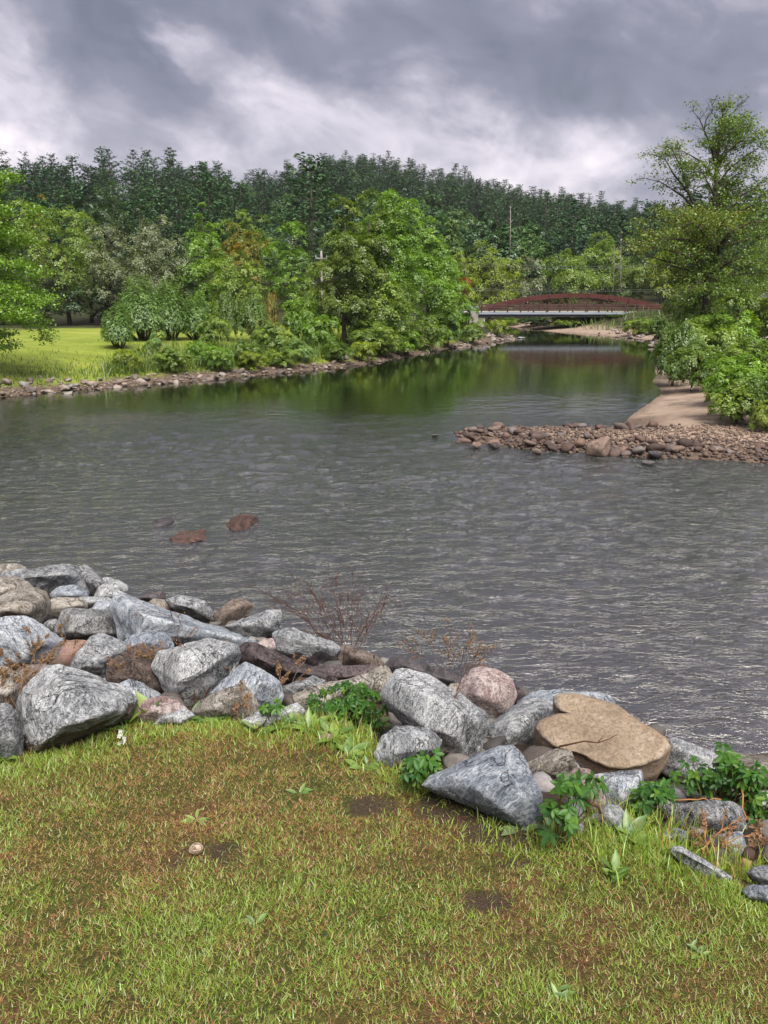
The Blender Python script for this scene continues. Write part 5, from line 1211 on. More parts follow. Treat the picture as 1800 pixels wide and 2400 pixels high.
# --- three red-brown rocks just breaking the surface
for label, px, py, wp, k in [('flat dark rock just breaking the river surface, the left one of three', 384, 1222, 62, 'wet_dark'),
                             ('reddish-brown rock awash in the river, the nearest of three', 440, 1258, 86, 'river_red'), ('reddish-brown rock awash in the river, the right one of three', 563, 1222, 84, 'river_red')]:
    if 'river_red' not in M: M['river_red'] = rock_mat('river_red', (.03, .017, .014), (.075, .042, .034), (.12, .08, .068), stain_amt=.2)
    p = at_z(px, py, 0.0); s_ = wp / FPX * p.y * 1.0
    rq = np.random.default_rng(px); pts_ = unit(rq.normal(size=(26, 3))) * np.array([.6, .8, .20]) * s_ * rq.uniform(.75, 1.15, (26, 1))
    me = rock_mesh('river_rock', [Vector(q) for q in pts_], s_, .05, M[k], px, .05, 1)
    tag(new_obj('river_rock', me, None, (p.x, p.y, -.085 * s_)), label, 'rock', 'rocks awash in the river')

# --- gravel spit and shore stones: the larger stones one by one
big = [protos[i] for i in range(8)]
def stone_field(name, label, group, spots, matk, meshes):
    mm = []
    for me in meshes:
        c = me.copy(); c.materials.clear(); c.materials.append(M[matk]); c.name = name; mm.append(c)
    for i, (x, y, z, s_) in enumerate(spots):
        o = new_obj(name, mm[i % 8], None, (x, y, z)); o.rotation_euler = (rg.uniform(-.3, .3), rg.uniform(-.3, .3), rg.uniform(0, 6.28)); o.scale = (s_ * rg.uniform(.85, 1.2), s_ * rg.uniform(.8, 1.1), s_ * rg.uniform(.75, 1.1))
        tag(o, label, 'stone', group)
def feature_stone(label, px, py, wpx, hpx, matk, k, name='river_stone'):
    p = at_z(px, py, .05); s_ = wpx / FPX * p.y
    me = protos[k].copy(); me.materials.clear(); me.materials.append(M[matk])
    o = new_obj(name, me, None, (p.x, p.y, hpx / FPX * p.y * .30)); o.rotation_euler = (0, 0, k); o.scale = (s_ * 1.15, s_ * 1.1, hpx / FPX * p.y * 1.5); tag(o, label, 'stone', 'larger stones of the gravel spit')
M['spit_boulder'] = rock_mat('spit_boulder', (0.072, 0.048, 0.040), (0.192, 0.128, 0.100), (0.304, 0.240, 0.200), stain_amt=.2, contrast=.6)
# the pointed brown boulder
p0 = at_z(1402, 1066, 0); sc_ = p0.y / FPX
q = [(-30, 0), (-29, 26), (-22, 34), (2, 46), (20, 50), (26, 44), (28, 20), (24, -2), (6, -4)]
ptsb = [Vector((a * sc_, 0, b * sc_)) for a, b in q] + [Vector((a * sc_ * .8, 24 * sc_, b * sc_ * .85)) for a, b in q] + [Vector((-6 * sc_, -22 * sc_, 20 * sc_)), Vector((8 * sc_, -20 * sc_, 34 * sc_)), Vector((12 * sc_, -20 * sc_, 0))]
me = rock_mesh('boulder', ptsb, 50 * sc_, .06, M['spit_boulder'], 33, .02, 2)
tag(new_obj('boulder', me, None, (p0.x, p0.y, -.03)), 'largest pointed brown boulder at the front of the gravel spit', 'boulder')
for a in [('rounded reddish boulder on the gravel spit just left of the largest brown boulder', 1383, 1032, 34, 24, 'spit_boulder', 1), ('dark grey flat-topped boulder at the spit front right of the largest brown boulder', 1536, 1066, 50, 34, 'wet_dark', 2),
          ('pale green-grey stone on the left half of the gravel spit', 1251, 1026, 26, 22, 'granite', 3), ('reddish stone at the left end of the gravel spit', 1115, 1044, 36, 20, 'spit_boulder', 4), ('dark purple stone near the left end of the gravel spit', 1162, 1046, 36, 22, 'purple_rock', 5),
          ('dark red stone standing in the water at the spit front', 1258, 1060, 28, 22, 'brown_rock', 6), ('flat grey stone on the crest of the spit', 1212, 1006, 50, 12, 'dark_granite', 7), ('grey stone on the spit left of the reddish boulder', 1322, 1040, 46, 22, 'purple_rock', 0),
          ('brown-grey broad stone in the middle of the spit', 1295, 1045, 44, 20, 'brown_rock', 1), ('dark stone alone in the water off the left tip of the spit', 1020, 1018, 28, 10, 'wet_dark', 2), ('dark low stone in the water right of the spit front', 1517, 1082, 36, 14, 'wet_dark', 3),
          ('pale flat stone at the back of the spit near the sand', 1650, 1018, 30, 12, 'granite', 4), ('dark flat rock at the foot of the bushes at the right edge', 1752, 1018, 50, 14, 'wet_dark', 5), ('flat pale rock on the sand beach edge', 1625, 1006, 24, 10, 'granite', 6)]:
    feature_stone(*a)
def land_spots(n, px0, px1, py0, py1, smin, smax, cond, lift=.25, seed=1):
    r_ = np.random.default_rng(seed); o = []; tries = 0
    while len(o) < n and tries < 60:
        tries += 1
        a = r_.uniform(px0, px1, 600); b = r_.uniform(py0, py1, 600)
        for px, py in zip(a, b):
            p = at_z(px, py, .12); o.append((p.x, p.y)) 
        xy = np.array(o); d = sdf(xy[:, 0], xy[:, 1]); o = [tuple(q) for q, k in zip(o, cond(d, xy[:, 0], xy[:, 1])) if k]
    o = o[:n]; res = []
    z = h_far(np.array([q[0] for q in o]), np.array([q[1] for q in o]))
    for (x, y), zz in zip(o, z):
        s_ = smin + (smax - smin) * r_.random() ** 2.2; res.append((x, y, max(float(zz), -.1) + lift * s_ * .8, s_))
    return res
front = lambda d, x, y: (d > -.35) & (d < 1.3) & (y < 26.6) & (y > 19.5) & (x > 2)
stone_field('river_stone', 'dark reddish-brown river stone in the cobble edge of the gravel spit', 'cobbles along the front of the gravel spit', land_spots(260, 1070, 1830, 1000, 1100,   .15, .62, front, seed=5), 'spit_stone', big)
scatter('spit_cobbles', land_spots(1500, 1065, 1900, 998, 1105, .08, .2, lambda d, x, y: (d > -.4) & (d < 1.8) & (y < 27) & (x > 2), seed=6), 'spit_cobble', seed=7, lo=True)
scatter('spit_gravel', land_spots(3200, 1200, 1950, 1000, 1080, .05, .13, lambda d, x, y: (d > .5) & (y < 26.6) & (x > 4.2), .3, seed=8), 'spit_gravel', seed=9, lo=True)
# left shore stones
ls = []
rgl = np.random.default_rng(77)
lp = [at_z(*p, 0.0) for p in left_px[2:16]]
for i in range(len(lp) - 1):
    a, b = lp[i], lp[i + 1]; ln = (b - a).length; dens = 16 if i < 2 else (11 if i < 5 else (7.0 if i < 8 else 2.2))
    for _ in range(int(ln * dens)):
        p = a.lerp(b, rgl.random()); off = rgl.normal(.25, .5) * (1.35 if i < 2 else .8); nrm = Vector((-(b - a).y, (b - a).x, 0)).normalized()
        p = p + nrm * off; s_ = .20 + .50 * rgl.random() ** 2.0; ls.append((p.x, p.y, max(-.08, hf(p.x, p.y)) + .14 * s_, s_))
print('left stones', len(ls))
ls.sort(key=lambda q: -q[3] / q[1])
stone_field('shore_stone', 'pale rounded stone along the waterline of the left bank', 'stones along the left waterline', ls[:290], 'shore_stone', big)
M['shore_pebble'] = pebble_mat('shore_pebble', [(.18, .14, .12), (.27, .21, .18), (.14, .11, .10), (.34, .28, .24)], False)
peb = ls[290:]
for i in range(len(lp) - 1):
    a, b = lp[i], lp[i + 1]; nrm = Vector((-(b - a).y, (b - a).x, 0)).normalized()
    for _ in range(int((b - a).length * (40 if i < 5 else 14))):
        p = a.lerp(b, rgl.random()) + nrm * rgl.normal(.3, .35); peb.append((p.x, p.y, max(-.05, hf(p.x, p.y)) + .02, rgl.uniform(.06, .16)))
scatter('shore_pebbles', peb, 'shore_pebble', seed=11, lo=True)
# stones by the abutment and along the far sand bar
ab = []
for px, py, n, sp_ in [(1190, 793, 26, 26), (1150, 797, 20, 34), (1080, 812, 16, 40), (1490, 790, 24, 40), (1540, 800, 22, 20), (1445, 783, 16, 30), (1200, 762, 12, 24)]:
    for _ in range(n):
        p = at_z(px + rgl.normal(0, sp_ * .5), py - abs(rgl.normal(0, 3)) + 1, .1); ab.append((p.x, p.y, max(-.05, hf(p.x, p.y)) + .08, rgl.uniform(.3, .8)))
stone_field('edging_stone', 'grey stone in the rock edging beside the bridge', 'rock edging beside the bridge', ab, 'shore_stone', big)
feature_stone('pale round stone standing in the water below the right end of the bridge', 1525, 812, 20, 12, 'shore_stone', 3)
feature_stone('flat low rock in the water off the rocky tip left of the bridge', 1220, 792, 28, 6, 'dark_granite', 4)
# ------------------------------------------------------------------ arch bridge
M['rust'] = plain('rust_red_steel', (.080, .024, .020), .75, .3, 1.5, .3)
M['brown_steel'] = plain('brown_weathering_steel', (.085, .048, .042), .7, .3, 2, .3)
M['concrete'] = plain('concrete', (.36, .35, .34), .85, .2, .8, .2, 0, .02)
M['deck_dark'] = plain('dark_beam', (.02, .02, .022), .7, .2, 1)
M['fascia'] = plain('pale_blue_fascia', (.27, .32, .40), .55, .12, .7, .4)
M['wood_pole'] = plain('pale_pole_wood', (.30, .28, .25), .85, .15, 2)
YB = 90.0
xL = at_y(1122, 735, YB).x; xR = at_y(1655, 735, YB).x
aL, aR = at_y(1146, 735, YB).x, at_y(1566, 735, YB).x
zTop = at_y(1300, 714, YB).z; zDeck = at_y(1300, 731, YB).z; zBot = at_y(1300, 741, YB).z; zArch = at_y(1355, 690, YB).z
WB = 5.2
br = empty('arch_bridge', (xL, YB, 0)); tag(br, 'low arch bridge with rust-red arches and brown railings across the river', 'bridge')
L0 = Vector((xL, YB, 0))
def P_(x, y, z): return Vector((x, y, z)) - L0
m_ = MB(); m_.box(P_((xL + xR) / 2, YB + WB / 2, zDeck - .06), (xR - xL, WB, .12)); m_.build('deck', M['concrete'], br)
m_ = MB(); m_.box(P_((xL + xR) / 2, YB - .03, zDeck - .17), (xR - xL, .10, .20)); m_.build('fascia', M['fascia'], br)
m_ = MB(); m_.box(P_((xL + xR) / 2, YB + .14, (zBot + zDeck) / 2 - .16), (xR - xL, .22, zDeck - zBot - .14)); m_.build('girder', M['deck_dark'], br)
m_ = MB(); m_.box(P_((xL + xR) / 2, YB + WB - .14, (zBot + zDeck) / 2 - .16), (xR - xL, .22, zDeck - zBot - .14)); m_.build('girder', M['deck_dark'], br)
k = 0; x = xL + 1.5
while x < xR:
    m_ = MB(); m_.box(P_(x, YB + WB / 2, zBot + .10), (.18, WB - .7, .26)); m_.build('floor_beam', M['deck_dark'], br)
    m_ = MB(); m_.box(P_(x, YB + .02, zBot - .06), (.06, .10, .16)); m_.build('hanger', M['brown_steel'], br); x += 3.0
for yy in (YB + .45, YB + WB - .45):
    n = 9; zc0 = zDeck + .25
    arc = [(aL + (aR - aL) * i / n, zc0 + (zArch - zc0 - .1) * (1 - (2 * i / n - 1) ** 2)) for i in range(n + 1)]
    tr = MB()
    for a, b in zip(arc[:-1], arc[1:]): tr.bar(P_(a[0] - .02, yy, a[1]), P_(b[0] + .02, yy, b[1]), .34, .44)
    tr.build('arch', M['rust'], br)
    for i in range(2, n - 1):
        v_ = MB(); v_.bar(P_(arc[i][0], yy, zDeck), P_(arc[i][0], yy, arc[i][1] - .12), .10, .10); v_.build('hanger', M['rust'], br)
        if 2 <= i < n - 2:
            a, b = ((arc[i][0], zDeck + .1), (arc[i + 1][0], arc[i + 1][1] - .15)) if i < n / 2 else ((arc[i][0], arc[i][1] - .15), (arc[i + 1][0], zDeck + .1))
            v_ = MB(); v_.bar(P_(a[0], yy + .02, a[1]), P_(b[0], yy + .02, b[1]), .08, .08); v_.build('brace', M['rust'], br)
hr = zTop - zDeck
xa = at_y(1092, 735, YB).x
for yy in (YB + .02, YB + WB - .02):
    x = xL + .3
    while x < xR:
        v_ = MB(); v_.box(P_(x, yy, zDeck + hr * .46), (.14, .14, hr * 1.08)); v_.build('railing_post', M['brown_steel'], br); x += 1.48
    for zz, h_ in ((.95, .15), (.62, .13), (.30, .12)):
        v_ = MB(); v_.box(P_((xL + xR) / 2, yy - .10, zDeck + hr * zz), (xR - xL, .06, h_ * hr)); v_.build('rail', M['brown_steel'], br)
v_ = MB(); v_.box(P_((xa + xL) / 2, YB + .1, zDeck + hr * .6), (xL - xa, .08, .30)); v_.build('approach_rail', M['fascia'], br)
v_ = MB(); v_.box(P_(xa + .2, YB + .1, zDeck + hr * .4), (.14, .14, hr * 1.0)); v_.build('railing_post', M['fascia'], br)
v_ = MB(); v_.box(P_((xa + xL) / 2 - 1, YB + WB / 2, zDeck - .07), (xL - xa + 2, WB, .12)); v_.build('approach_slab', M['concrete'], br)
px1, px2 = at_y(1119, 750, YB).x, at_y(1136, 750, YB).x
v_ = MB(); v_.box(P_((px1 + px2) / 2 + .05, YB + WB / 2, zBot / 2 - .35), (px2 - px1, WB - .3, zBot + .6)); v_.build('abutment', M['concrete'], br)
v_ = MB(); v_.box(P_((xa + px1) / 2 + .2, YB - .5, zBot / 2 + .15), (px1 - xa - .4, .35, zBot + .9), -.25); v_.build('wing_wall', M['concrete'], br)
v_ = MB(); v_.box(P_(xR - .6, YB + WB / 2, zBot / 2 - .35), (1.2, WB - .3, zBot + .6)); v_.build('abutment', M['concrete'], br)

# ------------------------------------------------------------------ utility pole and wires
YP = 62.0
b_ = at_y(755, 690, YP); b_.z = hf(b_.x, b_.y); top = at_y(753, 588, YP)
up_ = empty('utility_pole', tuple(b_)); tag(up_, 'pale wooden utility pole with a crossarm left of the big riverbank clump', 'utility pole')
hh = top.z - b_.z
v_ = MB(); v_.tube([(0, 0, -.5), (0, 0, hh * .5), (0, 0, hh)], [.11, .095, .08], 9); v_.build('pole', M['wood_pole'], up_, True)
v_ = MB(); v_.box((0, -.12, hh - .55), (.9, .07, .08), .3); v_.build('crossarm', M['wood_pole'], up_)
for dx in (-.4, .0, .4):
    v_ = MB(); v_.tube([(dx, -.12 + dx * .3, hh - .50), (dx, -.12 + dx * .3, hh - .32)], [.05, .03], 6); v_.build('insulator', M['fascia'], up_)
v_ = MB(); v_.tube([(.24, -.1, hh - 1.5), (.24, -.1, hh - .85)], .17, 9); v_.build('transformer', M['concrete'], up_, True)
M['wire'] = plain('wire', (.12, .13, .13), .5, .1, 1)
def wire(label, a, b, sag, r=.022):
    a, b = Vector(a), Vector(b); loc = a.copy(); pts = []
    for i in range(25):
        q = i / 24; p = a.lerp(b, q); p.z -= sag * 4 * q * (1 - q); pts.append(p - loc)
    v_ = MB(); v_.tube(pts, r, 4); tag(v_.build('power_line', M['wire'], None, False, loc), label, 'power line', 'power lines crossing behind the bridge')
wire('uppermost thin power line crossing above the bridge', at_y(930, 604, 97), at_y(1800, 604, 97), 1.0)
wire('second power line from the top, just under the uppermost one above the bridge', at_y(930, 610, 97.6), at_y(1800, 608, 97.6), 1.0)
wire('upper of the two lower cables seen just above the arch', at_y(930, 668, 98), at_y(1800, 668, 98), .6)
wire('lowest cable seen just above the arch', at_y(930, 672, 98.6), at_y(1800, 672, 98.6), .6)

# ------------------------------------------------------------------ house glimpsed at right, white house behind the left trees
M['white_siding'] = plain('white_siding', (.72, .73, .76), .6, .05, 1)
M['roof_grey'] = plain('grey_roof', (.14, .14, .15), .8, .15, 2)
M['dark_glass'] = plain('dark_window_glass', (.02, .025, .03), .1, .1, 1, .5)
def house(label, c, w_, d_, h_, rh, rz):
    r_ = empty('house', c, rz); tag(r_, label, 'house')
    v_ = MB(); v_.box((0, 0, h_ / 2), (w_, d_, h_))
    for sx in (-1, 1): v_.add([(sx * (w_ / 2 - .003), -d_ / 2, h_), (sx * (w_ / 2 - .003), d_ / 2, h_), (sx * (w_ / 2 - .003), 0, h_ + rh)], [(0, 1, 2)])
    v_.build('wall', M['white_siding'], r_)
    v_ = MB()
    for sy in (-1, 1): v_.bar((-w_ / 2 - .3, sy * (d_ / 4 + .12), h_ + rh / 2 - .02), (w_ / 2 + .3, sy * (d_ / 4 + .12), h_ + rh / 2 - .02), .01, .01)
    v_ = MB()
    for sy in (-1, 1):
        a = (d_ / 2 + .3) * sy; zl = h_ - .3 * rh / (d_ / 2); X0, X1 = -w_ / 2 - .3, w_ / 2 + .3
        v_.add([(X0, a, zl), (X1, a, zl), (X1, 0, h_ + rh), (X0, 0, h_ + rh), (X0, a, zl + .14), (X1, a, zl + .14), (X1, 0, h_ + rh + .14), (X0, 0, h_ + rh + .14)], [(0, 1, 2, 3), (7, 6, 5, 4), (0, 4, 5, 1), (1, 5, 6, 2), (2, 6, 7, 3), (3, 7, 4, 0)])
    v_.build('roof', M['roof_grey'], r_)
    for i, x in enumerate((-w_ * .3, 0, w_ * .3)):
        if i == 1:
            v_ = MB(); v_.box((x, -d_ / 2 - .02, 1.0), (.9, .06, 2.0)); v_.build('door', M['roof_grey'], r_)
        else:
            v_ = MB(); v_.box((x, -d_ / 2 - .02, 1.5), (1.0, .06, 1.2)); wd = v_.build('window', M['dark_glass'], r_)
            f_ = MB()
            for q in (-.55, .55): f_.box((x + q, -d_ / 2 - .04, 1.5), (.08, .08, 1.3))
            for q in (-.66, .66): f_.box((x, -d_ / 2 - .04, 1.5 + q), (1.18, .07, .08))
            f_.build('frame', M['white_siding'], wd)
    return r_
c = at_y(1835, 740, 84); house('white house glimpsed between the right bank trees behind the car', (c.x, c.y, min(1.2, hf(c.x, c.y) - .1)), 6, 6, 2.3, .9, .2)

# ------------------------------------------------------------------ dark pickup entering at the right edge
M['navy_paint'] = plain('navy_paint', (.016, .018, .045), .25, .1, 1, .5)
M['tyre'] = plain('tyre', (.02, .02, .02), .85, .2, 5)
M['chrome'] = plain('chrome', (.55, .55, .56), .25, .1, 2, .5, .9)
M['rim_grey'] = plain('rim_grey', (.4, .4, .41), .35, .1, 2, .5, .6)
m, t = mat('amber_lamp'); e = N(t, 'ShaderNodeEmission'); e.inputs[0].default_value = (1, .38, .10, 1); e.inputs[1].default_value = .35; out(t, e.outputs[0]); M['amber'] = m
cc = at_y(1786, 792, 50); czz = hf(cc.x + 2, cc.y + 1)
car = empty('parked_car', (cc.x, cc.y, max(czz, cc.z)), R(200)); tag(car, 'dark navy pickup with a lit amber headlight at the right edge behind the bushes', 'car')
# local +X is the front; the nose is at the origin, body runs to -X
prof = [(-.02, .45), (.0, .75), (-.08, .98), (-1.15, 1.08), (-1.75, 1.68), (-3.1, 1.74), (-3.35, 1.12), (-5.1, 1.10), (-5.15, .55), (-4.75, .48), (-4.6, .72), (-4.3, .86), (-4.0, .86), (-3.75, .70), (-3.65, .42), (-1.5, .42), (-1.4, .7), (-1.15, .86), (-.8, .86), (-.55, .68), (-.45, .42)]
bm = bmesh.new(); hw = .92
f1 = [bm.verts.new((x, -hw * (.86 if z > 1.2 else 1), z)) for x, z in prof]; f2 = [bm.verts.new((x, hw * (.86 if z > 1.2 else 1), z)) for x, z in prof]
bm.faces.new(f1[::-1]); bm.faces.new(f2)
for i in range(len(prof)): j = (i + 1) % len(prof); bm.faces.new((f1[i], f1[j], f2[j], f2[i]))
bmesh.ops.recalc_face_normals(bm, faces=bm.faces[:])
bmesh.ops.bevel(bm, geom=[e for e in bm.edges if e.calc_face_angle(0) > .3], offset=.035, segments=2, affect='EDGES', clamp_overlap=True)
me = bpy.data.meshes.new('body'); bm.to_mesh(me); bm.free(); me.materials.append(M['navy_paint']); new_obj('body', me, car)
v_ = MB(); v_.add([(-1.20, -.72, 1.14), (-1.20, .72, 1.14), (-1.70, .68, 1.65), (-1.70, -.68, 1.65)], [(0, 1, 2, 3)]); v_.v = [(a + .02, b, c + .02) for a, b, c in v_.v]; v_.build('windshield', M['dark_glass'], car)
for sy in (-1, 1):
    v_ = MB(); v_.add([(-1.45, sy * .905, 1.16), (-3.2, sy * .905, 1.16), (-3.05, sy * .825, 1.62), (-1.82, sy * .825, 1.62)], [(0, 1, 2, 3)]); v_.build('side_window', M['dark_glass'], car)
    v_ = MB(); v_.box((-.03, sy * .72, .80), (.14, .34, .20)); hl = v_.build('headlight', M['amber'], car)
    v_ = MB(); v_.box((-1.5, sy * 1.02, 1.12), (.14, .20, .16)); v_.build('wing_mirror', M['navy_paint'], car)
    for x in (-.98, -4.15):
        v_ = MB(); v_.tube([(x, sy * .70, .38), (x, sy * .93, .38)], .38, 20); tw_ = v_.build('wheel', M['tyre'], car)
        v_ = MB(); v_.tube([(x, sy * .90, .38), (x, sy * .945, .38)], .22, 14); v_.build('rim', M['rim_grey'], tw_)
v_ = MB(); v_.box((.05, 0, .52), (.16, 1.84, .20)); v_.build('bumper', M['chrome'], car)
v_ = MB()
for q in range(4): v_.box((.02, 0, .68 + q * .075), (.10, 1.0, .035))
v_.build('grille', M['chrome'], car)

# ------------------------------------------------------------------ air: faint haze round the whole scene
HAZE = 0.00016
m, t = mat('haze')
pv = N(t, 'ShaderNodeVolumePrincipled'); pv.inputs['Color'].default_value = (.88, .93, 1.0, 1); pv.inputs['Density'].default_value = HAZE; pv.inputs['Anisotropy'].default_value = .2
o_ = N(t, 'ShaderNodeOutputMaterial'); link(t, pv.outputs[0], o_.inputs['Volume'])
v_ = MB(); v_.box((0, 330, 70), (1560, 860, 144)); hz = v_.build('haze', m); tag(hz, kind='stuff')
# ------------------------------------------------------------------ near plants
M['creeper'] = leaf_mat('creeper', G((.018, .055, .012), (.035, .105, .018), (.06, .16, .022), (.14, .25, .03)), .3, objvar=.7, gloss=.02, rough=.4)
M['weed'] = leaf_mat('weed', G((.07, .15, .03), (.11, .21, .04), (.18, .29, .05), (.28, .36, .07)), .3, objvar=.8)
M['pale_weed'] = leaf_mat('pale_weed', G((.14, .21, .10), (.20, .28, .14), (.27, .34, .18)), .3, objvar=.5)
M['dry_stem'] = plain('dry_stem', (.20, .125, .07), .85, .3, 30, .1)
M['red_stem'] = plain('red_stem', (.085, .04, .03), .85, .35, 30, .1)
M['grey_stem'] = plain('grey_stem', (.17, .13, .115), .85, .3, 30, .1)
M['vine_stem'] = plain('vine_stem', (.36, .17, .07), .75, .25, 20, .2)
M['stick'] = plain('peeled_stick', (.34, .22, .12), .8, .25, 25, .2)
M['stick_bark'] = plain('stick_bark', (.07, .05, .04), .9, .3, 30, .1)
M['petal'] = plain('white_petal', (.75, .76, .72), .6, .05, 5)
def leaf_blade(V, F, T, o, d, nrm, L, W, t0, rg, segs=4, curl=.25):
    d = d.normalized(); nrm = (nrm - d * nrm.dot(d)).normalized(); b = d.cross(nrm)
    prof = [.16, .72, 1.0, .78, .03] if segs == 4 else [.3, 1, .05]
    n0 = len(V)
    for i, p in enumerate(prof):
        q = i / (len(prof) - 1); c = o + d * L * q - nrm * L * curl * q * q
        V.append(c - nrm * W * .10 * p); V.append(c + b * W * .5 * p + nrm * W * .08); V.append(c - b * W * .5 * p + nrm * W * .08)
    for i in range(len(prof) - 1):
        a = n0 + i * 3; e = a + 3
        F.append((a, a + 1, e + 1, e)); F.append((a + 2, a, e, e + 2)); T.append(t0 + rg.normal(0, .04)); T.append(t0 + rg.normal(0, .04))
def palmate(seed):
    rg = np.random.default_rng(seed); V = []; F = []; T = []
    for k, (a, s_) in enumerate(((0, 1), (.95, .92), (-.95, .92), (1.9, .66), (-1.9, .66))):
        a += rg.normal(0, .1); d = Vector((math.sin(a), math.cos(a), -.12 + rg.normal(0, .1)))
        leaf_blade(V, F, T, Vector((0, 0, 0)) + d * .06, d, Vector((rg.normal(0, .2), rg.normal(0, .2), 1)), s_ * rg.uniform(.85, 1.1), .46 * s_, .5 + rg.normal(0, .06), rg, 4, .28)
    return mesh_np('leaf', [tuple(v_) for v_ in V], F, [M['creeper']], np.clip(T, 0, 1), smooth=True)
pal = [palmate(i) for i in range(5)]
def single(seed, matk, W=.3, curl=.35):
    rg = np.random.default_rng(seed); V = []; F = []; T = []
    leaf_blade(V, F, T, Vector((0, 0, 0)), Vector((0, 1, .0)), Vector((0, 0, 1)), 1.0, W, .5, rg, 4, curl)
    return mesh_np('leaf', [tuple(v_) for v_ in V], F, [M[matk]], np.clip(T, 0, 1), smooth=True)
wl = [single(1, 'weed', .30), single(2, 'weed', .42, .5)]; pwl = [single(3, 'pale_weed', .38, .4)]
o_c = Vector((0, 0, H))
def scr(px, py, base, fwd=0.0):
    """a point near the ground hit of base, moved along the ray of (px, py) to the same depth plane"""
    g_ = ground_near(*base); vd = pix_dir(*base).normalized(); dd_ = (g_ - o_c).length - fwd
    d = pix_dir(px, py).normalized(); return o_c + d * (dd_ / d.dot(vd))
def creeper(label, cpx, cpy, rx, ry, n, base, fwd, size, seed, stems=(), meshes=None, group='creeper plants among the boulders', name='creeper_plant', cat='plant', pads=None):
    rg = np.random.default_rng(seed); b = scr(base[0], base[1], base, fwd * .6)
    root = empty(name, tuple(b)); tag(root, label, cat, group)
    sm = MB(); inv = b
    for k in range(n):
        if pads and rg.random() < .7:
            q = pads[rg.integers(0, len(pads))]; x = q[0] + rg.normal(0, q[2] * .5); y = q[1] + rg.normal(0, q[2] * .4)
        else:
            a = rg.uniform(0, 6.283); r_ = rg.random() ** .55; x = cpx + math.cos(a) * rx * r_; y = cpy + math.sin(a) * ry * r_
        bulge = max(0, 1 - ((x - cpx) / rx) ** 2 - ((y - cpy) / ry) ** 2) ** .5 * .10
        p = scr(x, y, base, fwd + bulge + rg.normal(0, .05))
        me = (meshes or pal)[rg.integers(0, len(meshes or pal))]
        lf = new_obj('leaf', me, root, p - inv)
        s_ = size * .55 * rg.uniform(.7, 1.25); nrm = Vector((rg.normal(0, .35), -.55 + rg.normal(0, .3), .9 + rg.normal(0, .2))).normalized()
        spin = rg.uniform(0, 6.283); down = Vector((math.sin(spin), math.cos(spin), 0)) + Vector((0, -.5, -.5))
        down = (down - nrm * down.dot(nrm)).normalized(); xax = down.cross(nrm)
        lf.rotation_euler = Matrix((xax, down, nrm)).transposed().to_euler(); lf.scale = (s_, s_, s_)
        st_ = Vector((rg.normal(0, .03), rg.normal(0, .03), -.06))
        mid = (p - inv) * .55 + Vector((0, 0, .04)) + st_
        if k % 3 == 0: sm.tube([Vector((rg.normal(0, .02), rg.normal(0, .02), -.03)), mid, p - inv], [.004, .003, .0015], 4, False)
        else: sm.tube([p - inv + st_, p - inv], [.002, .0015], 3, False)
    if sm.v: sm.build('stem', M['creeper_stem'], root, True)
    for pts, r_, mk in stems:
        v_ = MB(); P = [scr(x, y, base, fwd + .04 + dz) - inv for x, y, dz in pts]
        PP = []
        for a_, b2 in zip(P[:-1], P[1:]):
            for q in (0, .33, .66): PP.append(a_.lerp(b2, q) + Vector(rg.normal(0, .006, 3)))
        PP.append(P[-1]); v_.tube(PP, [r_ * (1 - .5 * i / len(PP)) for i in range(len(PP))], 6); v_.build('vine', M[mk], root, True)
    return root
M['creeper_stem'] = plain('creeper_stem', (.10, .09, .03), .8, .3, 30, .1)
creeper('dense dark green creeper clump on the slanting slab in the centre', 815, 1655, 92, 58, 161, (815, 1690), .22, .072, 1)
creeper('small five-fingered creeper at the foot of the small rounded pale boulder', 990, 1800, 48, 32, 34, (985, 1815), .22, .085, 2, pads=[(975, 1800, 22), (1015, 1790, 22)])
creeper('creeper climbing between the largest front-right boulder and the pinkish stone', 1330, 1880, 52, 62, 34, (1310, 1960), .14, .078, 3, pads=[(1330, 1835, 40), (1300, 1920, 36), (1390, 1840, 30)], stems=[([(1405, 1905, .02), (1395, 1885, .03), (1360, 1870, 0)], .006, 'red_stem')])
creeper('big leafy creeper mass along the right edge over the pale boulders', 1700, 1812, 120, 46, 125, (1690, 1880), .26, .088, 4, pads=[(1700, 1785, 45), (1760, 1840, 50), (1640, 1840, 40), (1790, 1900, 40), (1720, 1830, 60)],
        stems=[([(1735, 1830, .05), (1742, 1880, .05), (1745, 1930, .05), (1765, 1975, .02), (1770, 2010, 0)], .005, 'vine_stem'), ([(1560, 1868, .08), (1600, 1878, .1), (1650, 1872, .1), (1690, 1874, .1)], .005, 'vine_stem'), ([(1640, 1885, .1), (1655, 1920, .1), (1660, 1950, .08), (1650, 1970, .02)], .0045, 'vine_stem'), ([(1600, 1905, .1), (1640, 1930, .1), (1680, 1935, .08)], .004, 'vine_stem')])
creeper('creeper and weeds at the left end of the dark grey block', 1530, 1880, 52, 50, 61, (1520, 1930), .22, .085, 5, pads=[(1545, 1860, 35), (1500, 1890, 35)])
creeper('yellowing creeper sprig on the small white-grey stone', 640, 1655, 24, 18, 10, (640, 1690), .16, .085, 6)
